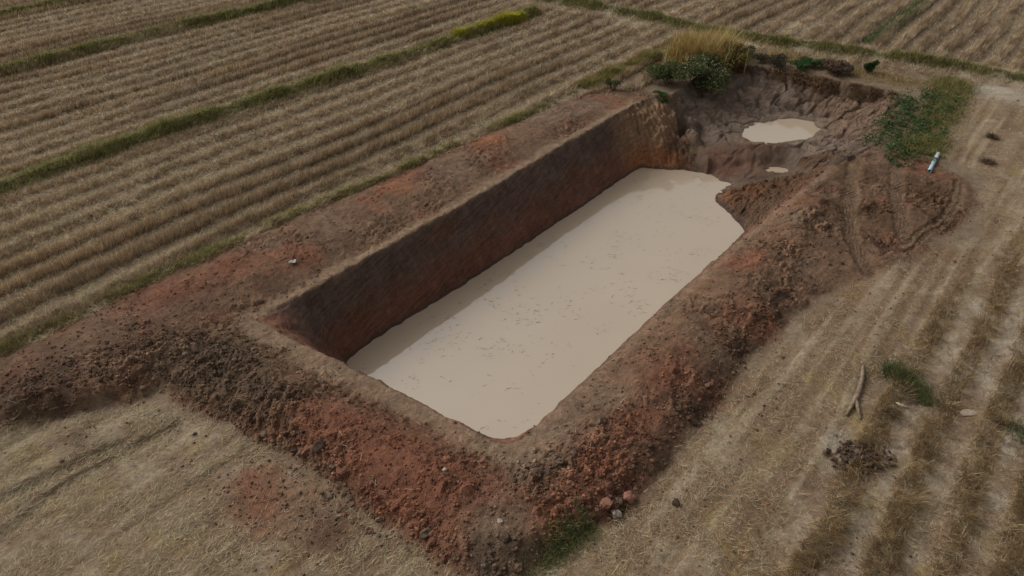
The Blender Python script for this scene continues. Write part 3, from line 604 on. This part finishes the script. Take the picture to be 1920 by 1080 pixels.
ng += strip('rim_grass', 'straw coloured grass on the flat ground behind the old pit', G([(1400, 100), (1500, 112), (1620, 138), (1720, 158), (1800, 175)]), 650, 1.3, .35, cols=[(142, 120, 82), (124, 106, 72), (104, 100, 60), (156, 134, 96)], seed=10)
ng += strip('rim_grass', 'green grass at the foot of the near bank corner', G([(985, 1090), (1030, 1045), (1075, 1005), (1110, 985)]), 900, .45, .3, cols=[(74, 84, 48), (90, 98, 56), (62, 70, 42), (120, 116, 76)], seed=11)
ng += strip('field_weed', 'dark green weed patch beside the fallen branch', G([(1655, 690), (1690, 705), (1720, 735), (1745, 760)]), 900, .5, .3, cols=[(66, 74, 40), (52, 62, 34), (82, 86, 48)], gap=.1, seed=12)
ng += strip('field_weed', 'green weed tuft beside the stubble rows away from the branch', G([(1890, 790), (1925, 820), (1960, 860)]), 700, .4, .3, cols=[(70, 80, 42), (56, 66, 36)], seed=13)
ng += strip('slope_grass', 'olive grass on the slope right of the green creeper patch', G([(1790, 150), (1770, 200), (1745, 250), (1725, 290)]), 1100, 1.1, .4, cols=[(98, 98, 54), (84, 88, 48), (120, 112, 68), (136, 120, 80)], seed=14)
# ------------------------------------------------------------------ leafy plants
def leaves(name, centers, radii, n, size, cols, mat=M_leaf, parent=None, flat=.6, zfun=None):
    centers = np.asarray(centers, float); radii = np.asarray(radii, float); k = len(centers)
    wgt = radii.prod(1) ** .66; i = rng.choice(k, n, p=wgt / wgt.sum())
    d = rng.normal(size=(n, 3)); d /= np.linalg.norm(d, axis=1, keepdims=True); r = rng.random(n) ** .45
    p = centers[i] + d * r[:, None] * radii[i]
    g = height(p[:, 0], p[:, 1]); p[:, 2] = np.maximum(p[:, 2], g + .02)
    a = rng.normal(size=(n, 3)); a[:, 2] *= flat; a /= np.linalg.norm(a, axis=1, keepdims=True)
    b = np.cross(a, rng.normal(size=(n, 3))); b /= np.linalg.norm(b, axis=1, keepdims=True) + 1e-9
    s = size * rng.uniform(.6, 1.4, n)[:, None]
    V = np.stack([p - a * s, p + b * s * .42, p + a * s, p - b * s * .42], 1).reshape(-1, 3)
    o_ = (np.arange(n) * 4)[:, None]; Q = o_ + [0, 1, 2, 3]
    cc = palette(n, cols, var=.28)
    return mk(name, V, Q, mat, parent, np.repeat(cc, 4, 0))
def tube(pts, rads, seg=7):
    pts = np.asarray(pts, float); n = len(pts); V = []; T = []
    for i in range(n):
        t = pts[min(i + 1, n - 1)] - pts[max(i - 1, 0)]; t = t / np.linalg.norm(t); u = np.cross(t, (0.13, .97, .2)); u /= np.linalg.norm(u); v = np.cross(t, u)
        for k in range(seg):
            a = 2 * math.pi * k / seg; V.append(pts[i] + (u * math.cos(a) + v * math.sin(a)) * rads[i])
    for i in range(n - 1):
        for k in range(seg):
            T.append((i * seg + k, i * seg + (k + 1) % seg, (i + 1) * seg + (k + 1) % seg, (i + 1) * seg + k))
    c0 = len(V); V.append(pts[0]); V.append(pts[-1])
    for k in range(seg): T.append((c0, (k + 1) % seg, k, k)); T.append((c0 + 1, (n - 1) * seg + k, (n - 1) * seg + (k + 1) % seg, (n - 1) * seg + k))
    return np.array(V), [tuple(dict.fromkeys(q)) for q in T]
def mesh_list(name, parts, mat, parent=None, smooth=True):
    V = []; F = []
    for v, f in parts:
        o_ = len(V); V.extend(map(tuple, v)); F.extend([tuple(i + o_ for i in q) for q in f])
    me = bpy.data.meshes.new(name); me.from_pydata(V, [], F); me.materials.append(mat)
    if smooth: me.polygons.foreach_set('use_smooth', np.ones(len(me.polygons), bool))
    o = bpy.data.objects.new(name, me); S.collection.objects.link(o); o.parent = parent; return o
M_stem = noise_material('woody_stem', alb(70, 56, 42), alb(104, 86, 64), 12)
DKGREEN = [(64, 72, 42), (78, 84, 48), (54, 62, 38), (94, 96, 58)]
def shrub(name, label, cat, px, py, w, hgt, n, size, cols, clumps=7, seed=0, group=None, flowers=None, zz=0, stems=7):
    c = G([(px, py)], zz)[0]; g = float(height(c[0], c[1])); root = empty(name, (0, 0, 0)); r = np.random.default_rng(seed)
    cs, rs, st = [], [], []
    for k in range(clumps):
        a = r.uniform(0, 6.28); q = r.random() ** .6 * w * .62; hh = hgt * r.uniform(.35, .85)
        cx, cy = c[0] + math.cos(a) * q, c[1] + math.sin(a) * q; gg = float(height(cx, cy))
        cs.append((cx, cy, gg + hh)); rs.append((w * r.uniform(.22, .42), w * r.uniform(.22, .42), hgt * r.uniform(.18, .32)))
        if k < stems:
            b0 = np.array([c[0] + math.cos(a) * q * .3, c[1] + math.sin(a) * q * .3, 0]); b0[2] = float(height(b0[0], b0[1])) - .08
            e = np.array(cs[-1]); st.append(tube([b0, b0 * .5 + e * .5 + np.array([0, 0, .1 * hgt]), e + np.array([0, 0, rs[-1][2] * .5])], [.03, .02, .008], 5))
    leaves('foliage', cs, rs, n, size, cols, parent=root)
    mesh_list('stem', st, M_stem, root)
    if flowers:
        top = [(a, b, d + rs[i][2] * .7) for i, (a, b, d) in enumerate(cs)]
        leaves('flower_heads', top[:flowers[0]], [(q[0] * .9, q[1] * .9, q[2] * .7) for q in rs][:flowers[0]], flowers[1], .045, [(146, 142, 124), (128, 126, 108), (160, 156, 138)], parent=root)['kind'] = 'stuff'
    return tag(root, label, cat, group)
shrub('flowering_shrub', 'dark green shrub with whitish seed heads below the tall yellow reeds', 'shrub', 1318, 152, 2.0, 1.35, 10000, .055, DKGREEN, 16, 1, flowers=(7, 460))
shrub('green_shrub', 'dark green shrub at the rim left of the white flowering shrub', 'shrub', 1258, 160, 1.7, 1.1, 6500, .06, DKGREEN, 11, 2)
shrub('yellow_shrub', 'yellowish olive shrub right of the white flowering shrub', 'shrub', 1372, 124, 1.3, 1.3, 5000, .05, [(118, 104, 50), (98, 92, 46), (82, 82, 44)], 7, 3)
shrub('leafy_weed', 'small dark green weed on the far end of the left soil bank', 'weed', 1150, 168, .55, .5, 900, .05, DKGREEN, 5, 4)
shrub('leafy_weed', 'low bright green weed on top of the tooth-marked bank', 'weed', 1245, 178, .65, .25, 900, .045, [(62, 86, 40), (50, 72, 36)], 5, 5, zz=.1)
shrub('round_bush', 'small round dark green bush alone behind the old pit', 'bush', 1627, 136, .55, .7, 1300, .05, [(40, 56, 30), (52, 68, 36)], 5, 6)
shrub('creeping_bush', 'low green creeping bush on the back rim of the old pit', 'bush', 1515, 128, 1.3, .5, 3200, .055, [(52, 76, 42), (66, 88, 48), (44, 62, 38)], 8, 7)
shrub('dead_brush', 'dark brown leafless brush on the back rim of the old pit', 'brush', 1575, 140, 1.4, .7, 3200, .06, [(84, 68, 58), (70, 58, 50), (98, 82, 68)], 8, 8)
shrub('dark_bush', 'dull dark bush between the yellow shrub and the creeping bush', 'bush', 1440, 122, 1.2, .55, 2600, .055, [(66, 64, 48), (56, 56, 44), (80, 72, 56)], 7, 9)
shrub('dark_bush', 'small blue-green bush right behind the yellowish olive shrub', 'bush', 1402, 104, .8, .55, 1400, .05, [(60, 66, 50), (50, 58, 44)], 6, 10)
# tall yellow reeds
def reed(name, label, pts, n, hgt, cols):
    root = empty(name, (0, 0, 0)); p = np.vstack([c + rng.normal(0, s, (int(n * wgt), 2)) for c, s, wgt in pts]); n = len(p)
    blades('reed_stalk', p[:, 0], p[:, 1], rng.uniform(0, 6.28, n), np.abs(rng.normal(.3, .22, n)), rng.uniform(.5, 1.0, n) * hgt, .03, palette(n, cols), M_straw, bend=.45, parent=root)
    blades('reed_leaf', p[:, 0], p[:, 1], rng.uniform(0, 6.28, n), np.abs(rng.normal(.3, .2, n)), rng.uniform(.3, .75, n) * hgt, .04, palette(n, cols), M_grass, bend=1.1, parent=root)
    return tag(root, label, 'reeds')
YEL = [(166, 142, 92), (146, 122, 76), (184, 162, 112), (126, 106, 66)]
g1 = G([(1290, 118), (1315, 122), (1345, 112)])
reed('reed_clump', 'tall golden yellow reed clump rising above the shrubs at the pit corner', [(g1[0], .5, 1), (g1[1], .55, 1.2), (g1[2], .55, .8)], 1500, 2.3, YEL)
# green creeper covering the slope right of the old pit
pg = G([(1690, 182), (1760, 172), (1795, 188), (1772, 240), (1742, 290), (1715, 316), (1688, 314), (1662, 290), (1632, 262), (1645, 228), (1668, 205)])
lo_, hi_ = pg.min(0) - .6, pg.max(0) + .6; q_ = lo_ + rng.random((52000, 2)) * (hi_ - lo_); px, py = q_[:, 0], q_[:, 1]
keep = inside(px, py, grow(pg, .5)); px, py = px[keep], py[keep]; s_ = sdf(px, py, pg); keep = rng.random(len(px)) < sst(.6, -.6, s_ + .8 * fbm(px, py, .9, 2, 130)) * sst(-.3, .25, fbm(px, py, .5, 2, 132)) * .9; px, py = px[keep], py[keep]; n = len(px)
cz = height(px, py); hh = rng.random(n) * .38 * np.clip(.6 + fbm(px, py, .9, 2, 131), .15, 1.2)
a = rng.normal(size=(n, 3)); a[:, 2] *= .5; a /= np.linalg.norm(a, axis=1, keepdims=True); b = np.cross(a, rng.normal(size=(n, 3))); b /= np.linalg.norm(b, axis=1, keepdims=True)
p = np.c_[px, py, cz + hh]; s = .052 * rng.uniform(.6, 1.4, n)[:, None]
V = np.stack([p - a * s, p + b * s * .5, p + a * s, p - b * s * .5], 1).reshape(-1, 3)
tag(mk('ground_cover', V, (np.arange(n) * 4)[:, None] + [0, 1, 2, 3], M_leaf, None, np.repeat(palette(n, [(56, 76, 42), (68, 88, 48), (46, 62, 38), (84, 96, 56)]), 4, 0)), 'green creeper covering the slope between the old pit and the pale pipe', 'creeper', kind='stuff')

# ------------------------------------------------------------------ clods
import bmesh
def rock(seed, sub=1, sq=.75, jag=.28):
    r = np.random.default_rng(seed); bm = bmesh.new(); bmesh.ops.create_icosphere(bm, subdivisions=sub, radius=1)
    v = np.array([q.co[:] for q in bm.verts]); f = [[q.index for q in t.verts] for t in bm.faces]; bm.free()
    d = r.normal(size=(9, 3)); d /= np.linalg.norm(d, axis=1, keepdims=True); k = r.uniform(.62, .95, 9)
    for a, b in zip(d, k):
        t = v @ a; v = v - np.outer(np.maximum(t - b, 0) * .85, a)
    v *= 1 + jag * r.normal(0, .35, (len(v), 1)); v *= r.uniform(.75, 1.2, 3) * [1, 1, sq]
    return v, f
CL = dict(red=('reddish', (112, 78, 62), (88, 60, 48)), brown=('brown', (110, 88, 70), (82, 66, 54)), grey=('grey', (106, 90, 76), (78, 65, 54)), dark=('dark', (80, 64, 52), (58, 46, 38)), pink=('pinkish', (134, 94, 80), (108, 76, 64)), pale=('pale', (156, 144, 130), (124, 112, 100)))
clod_mesh = {}
for k, (nm, a, b) in CL.items():
    mt = noise_material('clod_' + nm, alb(*b), alb(*a), 2.5, .95, .7, .22)
    for i in range(5):
        v, f = rock(100 + i * 7 + len(k), 2, .7, .42); me = bpy.data.meshes.new('clod_' + nm); me.from_pydata([tuple(q) for q in v], [], f); me.materials.append(mt); clod_mesh[k, i] = me
def put_clod(name, key, i, cx, cy, s, label, group, cat='clod'):
    o = bpy.data.objects.new(name, clod_mesh[key, i]); S.collection.objects.link(o)
    o.location = (cx, cy, float(height(cx, cy)) + s * .25); o.scale = (s,) * 3; o.rotation_euler = (random.uniform(-.3, .3), random.uniform(-.3, .3), random.uniform(0, 6.28))
    return tag(o, label, cat, group)
SPOTS = [  # px, py, colour, size
    (600, 840, 'dark', .18, 'largest dark clod on the outer slope of the near bank'), (1137, 943, 'pink', .19, 'large pinkish clod at the foot of the right bank'), (1157, 955, 'pale', .15, 'speckled pale stone beside the large pinkish clod'),
    (835, 893, 'pale', .08, 'pale grey stone half way down the red near bank'), (937, 986, 'pale', .065, 'round whitish stone in the grey soil at the bank corner'), (1180, 925, 'pink', .16, 'rough reddish boulder on the toe of the right bank'), (1268, 938, 'dark', .13, 'lone dark clod on the straw beside the right bank'),
    (1120, 800, 'brown', .26, 'flat brown slab of earth on the inner edge of the right bank'), (948, 1020, 'dark', .15, 'dark lump in the grey soil below the whitish stone'), (640, 885, 'red', .16, 'reddish lump beside the largest dark clod'), (1875, 1045, 'pale', .06, None)]
for i, (px_, py_, k, s, lb) in enumerate(SPOTS):
    if lb is None: continue
    c = G([(px_, py_)], .25 if k != 'dark' or i == 0 else .15)[0]; put_clod('soil_clod' if k != 'pale' else 'stone', k, i % 5, c[0], c[1], s, lb, None, 'clod' if k != 'pale' else 'stone')
# (area in pixels, how many, colours, bank)
AREAS = [([(330, 660), (470, 640), (560, 790), (640, 880), (560, 850), (420, 760), (320, 720)], 62, ['dark', 'grey', 'brown'], 'the heaped near-left bank corner'), ([(520, 850), (640, 900), (760, 960), (880, 1040), (820, 1040), (700, 990), (600, 930)], 46, ['red', 'brown', 'grey'], 'the toe of the near bank'),
         ([(960, 890), (1100, 830), (1060, 900), (980, 930)], 40, ['grey', 'dark'], 'the grey patch at the bank corner'), ([(1060, 1000), (1200, 920), (1300, 790), (1400, 660), (1370, 640), (1250, 790), (1150, 900)], 46, ['red', 'brown', 'dark'], 'the outer edge of the right bank'),
         ([(1420, 640), (1560, 540), (1600, 440), (1540, 400), (1480, 500), (1400, 600)], 30, ['dark', 'brown'], 'the right bank near the digger tracks'), ([(20, 690), (280, 610), (330, 720), (180, 760), (30, 770)], 36, ['dark', 'brown', 'red'], 'the bank end beside the left stubble'), ([(880, 1000), (980, 1000), (980, 1070), (880, 1070)], 16, ['grey', 'brown', 'grey', 'dark'], 'the grey soil below the bank corner')]
CW = dict(red='red-brown', brown='brown', grey='grey', dark='dark', pale='pale')
for poly, cnt, ks, where in AREAS:
    pw = G(poly, .35); lo, hi = pw.min(0), pw.max(0); got = 0
    while got < cnt:
        q = lo + rng.random(2) * (hi - lo)
        if not inside(q[:1], q[1:], pw)[0]: continue
        k = ks[int(rng.integers(len(ks)))]; s = float(.045 + .05 * rng.random() ** 2.5 + .05 * (rng.random() < .08))
        put_clod('soil_clod', k, int(rng.integers(5)), q[0], q[1], s, f'{CW[k]} soil clod lying on {where}', f'{CW[k]} clods on {where}'); got += 1
# crumbs too many to count
v0, f0 = rock(5, 1, .8); ico = []
for i in range(6):
    bm = bmesh.new(); bmesh.ops.create_icosphere(bm, subdivisions=1, radius=1); vv = np.array([q.co[:] for q in bm.verts]); ff = np.array([[q.index for q in t.verts] for t in bm.faces]); bm.free()
    if i < 6: ico.append((vv * (1 + .22 * rng.standard_normal((len(vv), 1))).clip(.6, 1.5), ff))
bm = bmesh.new(); bmesh.ops.create_icosphere(bm, subdivisions=1, radius=1); bm.free()
OCT = np.array([(1, 0, 0), (-1, 0, 0), (0, 1, 0), (0, -1, 0), (0, 0, 1), (0, 0, -1)], float); OF = np.array([(0, 2, 4), (2, 1, 4), (1, 3, 4), (3, 0, 4), (2, 0, 5), (1, 2, 5), (3, 1, 5), (0, 3, 5)])
def rubble(name, px, py, size, colr, label, bz=None):
    n = len(px); a = rng.uniform(0, 6.28, n); v = OCT[None] * (1 + .3 * rng.standard_normal((n, 6, 1))).clip(.5, 1.6); v = v + .18 * rng.standard_normal((n, 6, 3))
    ca, sa = np.cos(a)[:, None], np.sin(a)[:, None]
    X = (v[..., 0] * ca - v[..., 1] * sa) * size[:, None] + px[:, None]; Y = (v[..., 0] * sa + v[..., 1] * ca) * size[:, None] + py[:, None]
    Z = v[..., 2] * size[:, None] * .8 + (height(px, py) if bz is None else bz)[:, None] + size[:, None] * .2
    T = (np.arange(n) * 6)[:, None, None] + OF[None]
    return tag(mk(name, np.stack([X, Y, Z], -1).reshape(-1, 3), T.reshape(-1, 3), M_rub, None, np.repeat(colr, 6, 0)), label, 'rubble', kind='stuff')
px, py = scatter(420000, np.maximum(spoil, pit)); am = sample(amp + spoil * .12 * (1 - smooth_z) + spit * 1.4 + .9 * farend + .6 * oldpit * sst(-PD + .02, -PD + .2, h), px, py); keep = (rng.random(len(px)) < am * .40) & in_view(px, py, 2); px, py = px[keep], py[keep]; n = len(px)
bc = np.stack([sample(col4[:, i], px, py) for i in range(3)], 1) * (1.0 + .28 * rng.standard_normal(n)).clip(.5, 1.9)[:, None]
sz = .016 + .04 * rng.random(n) ** 4 + .025 * sample(cloddy, px, py) * rng.random(n) ** 2
rubble('soil_crumbs', px, py, sz, np.clip(bc, .01, .6), 'small soil crumbs and stones strewn over the dug banks')
nr_ = n
px, py = scatter(60000); am = sample((inR * sst(3.0, .2, sd_sp) + bl * sst(2.4, .2, sd_sp) + 3 * smear) * outside, px, py); keep = rng.random(len(px)) < am * .16; px, py = px[keep], py[keep]; n = len(px)
rubble('scattered_crumbs', px, py, .02 + .035 * rng.random(n) ** 3, palette(n, [(92, 72, 58), (110, 80, 62), (80, 66, 54)]), 'soil crumbs rolled out onto the straw beside the banks')
# floating straw on the pond
px, py = scatter(260000, pit); s_ = sdf(px, py, watpoly); far = sst(14, 27, py); fz = fbm(px, py, 1.8, 3, 140)
keep = (s_ < -.5) & (rng.random(len(px)) < .34 * (.08 + .92 * far) * sst(-.15, .5, fz)); px, py = px[keep], py[keep]; n = len(px)
tag(blades('floating_straw', px, py, rng.normal(.2, .7, n), 1.55, rng.uniform(.06, .3, n) * rng.random(n) ** .5, rng.uniform(.01, .026, n), palette(n, [(112, 98, 84), (96, 86, 76), (84, 74, 68)]), M_straw, segs=1, bz=np.full(n, -WD + .006)), 'dark bits of straw floating on the milky pond', 'straw', kind='stuff')

# ------------------------------------------------------------------ single things
def pvc(name, c, rough=.4): return noise_material(name, alb(*[k * .82 for k in c]), alb(*c), 3, rough, .05, .0, spec=.5)
a, b = G([(1758, 291)])[0], G([(1741, 325)])[0]
za, zb = float(height(*a)) + .065, float(height(*b)) + .065
pipe = empty('plastic_pipe', (0, 0, 0)); A_, B_ = np.array([*a, za]), np.array([*b, zb]); mid = A_ + (B_ - A_) * .36
def hollow(p, q, r, seg=18, t=.008):
    d = (q - p) / np.linalg.norm(q - p); u = np.cross(d, (0, 0, 1)); u /= np.linalg.norm(u); w = np.cross(u, d); V = []; F = []
    for c, rr in ((p, r), (q, r), (q, r - t), (p, r - t)):
        for k in range(seg): t_ = 2 * math.pi * k / seg; V.append(c + (u * math.cos(t_) + w * math.sin(t_)) * rr)
    for s in range(4):
        for k in range(seg): F.append((s * seg + k, s * seg + (k + 1) % seg, ((s + 1) % 4) * seg + (k + 1) % seg, ((s + 1) % 4) * seg + k))
    return V, F
mesh_list('lower_section', [hollow(mid, B_, .082)], pvc('pvc_blue_grey', (150, 176, 186)), pipe)
mesh_list('upper_section', [hollow(A_, mid, .088)], pvc('pvc_white', (196, 208, 212)), pipe)
dv = (B_ - A_) / np.linalg.norm(B_ - A_)
mesh_list('clamp_band', [hollow(mid - dv * .05, mid + dv * .05, .1)], noise_material('dark_rubber', alb(50, 52, 54), alb(64, 66, 68), 8, .6, .1, 0), pipe)
tag(pipe, 'pale blue-white plastic pipe lying on the straw beside the green creeper', 'pipe')
# fallen branch
M_wood = noise_material('weathered_wood', alb(84, 72, 60), alb(132, 115, 96), 9, .85, .6, 0)
a, b = G([(1617, 690)])[0], G([(1603, 752)])[0]; c1_, c2_ = G([(1586, 780)])[0], G([(1612, 788)])[0]
zf = lambda q, r: np.array([q[0], q[1], float(height(*q)) + r * .62])
m1 = a + (b - a) * .33 + [.05, 0]; m2 = a + (b - a) * .66 + [.04, -.02]
br = empty('fallen_branch', (0, 0, 0))
mesh_list('trunk', [tube([zf(a, .1), zf(a + (b - a) * .1, .12), zf(m1, .13), zf(m2, .12), zf(b, .12), zf(b + (c1_ - b) * .5, .1), zf(c1_, .06)], [.035, .05, .06, .065, .075, .055, .03], 10)], M_wood, br)
mesh_list('fork', [tube([zf(b, .12), zf(b + (c2_ - b) * .5, .11), zf(c2_, .07)], [.065, .05, .035], 9)], M_wood, br)
mesh_list('twig', [tube([zf(a, .1), zf(a + [-.08, .22], .1), zf(a + [.02, .38], .05)], [.03, .02, .008], 6)], M_wood, br)
tag(br, 'grey weathered fallen branch forked at its lower end, lying on stubble', 'branch')
c = G([(1690, 763)])[0]; q = G([(1678, 757)])[0]; e = G([(1704, 764)])[0]
o = mesh_list('wood_scrap', [tube([zf(q, .05), zf(c, .05), zf(e, .03)], [.02, .05, .02], 6)], noise_material('bleached_wood', alb(170, 156, 136), alb(196, 182, 162), 8, .8, .3, 0)); tag(o, 'small bleached wood scrap beside the dark green weeds', 'wood scrap')
v, f = rock(77, 2, .4, .15); c = G([(1815, 773)])[0]; k = np.array([.24, .14, .11]); o = mesh_list('flat_stone', [(v * k + [c[0], c[1], float(height(*c)) + .05], f)], noise_material('pale_stone', alb(122, 110, 96), alb(150, 138, 122), 6, .9, .4, 0), smooth=False); tag(o, 'flat pale stone between the stubble rows near the weeds', 'stone')
# dark heap of clods
c = G([(1612, 858)])[0]; hp = empty('clod_heap', (0, 0, 0)); g = float(height(*c))
v, f = rock(31, 2, .35, .2); mesh_list('mound', [(v * [.62, .42, .28] + [c[0], c[1], g], f)], noise_material('heap_soil', alb(50, 42, 36), alb(72, 61, 52), 4, .95, .8, 0), hp)
for i in range(110):
    t_, r_ = random.uniform(0, 6.28), random.random() ** .6; qx, qy = c[0] + .95 * r_ * math.cos(t_), c[1] + .55 * r_ * math.sin(t_); s = random.uniform(.03, .08)
    o = bpy.data.objects.new('clod', clod_mesh[random.choice(['dark', 'dark', 'dark', 'brown']), i % 5]); S.collection.objects.link(o); o.parent = hp
    o.location = (qx, qy, g + .09 * (1 - r_ * r_) + .015); o.scale = (s, s, s * .9); o.rotation_euler = (random.random(), random.random(), random.random() * 6)
tag(hp, 'dark crumbly heap of grey-brown clods among the stubble', 'heap')
# white litter on the left bank
c = G([(548, 488)], .35)[0]; nx_ = 7; V = []; F = []
for j in range(nx_):
    for i in range(nx_): V.append((c[0] + (i - 3) * .038 + random.uniform(-.02, .02), c[1] + (j - 3) * .026 + random.uniform(-.02, .02), float(height(*c)) + .03 + random.uniform(0, .07)))
for j in range(nx_ - 1):
    for i in range(nx_ - 1): F.append((j * nx_ + i, j * nx_ + i + 1, (j + 1) * nx_ + i + 1, (j + 1) * nx_ + i))
o = mesh_list('plastic_scrap', [(V, F)], noise_material('white_plastic', alb(160, 158, 156), alb(182, 181, 180), 5, .5, .1, 0), smooth=False); tag(o, 'crumpled white plastic scrap on the left soil bank', 'litter')
# dark tufts on the straw right of the pipe
for (px_, py_, lb) in ((1852, 305, 'dark dry grass tuft on the straw beside the pale pipe'), (1858, 258, 'low brown grass tuft on bare straw, between the dark tuft and the grassy slope')):
    c = G([(px_, py_)])[0]; n = 260; p = c + rng.normal(0, .13, (n, 2)).clip(-.26, .26)
    tag(blades('grass_tuft', p[:, 0], p[:, 1], rng.uniform(0, 6.28, n), np.abs(rng.normal(.7, .3, n)), rng.uniform(.15, .35, n), .022, palette(n, [(84, 68, 50), (66, 54, 42), (104, 84, 60)]), M_straw), lb, 'grass tuft')
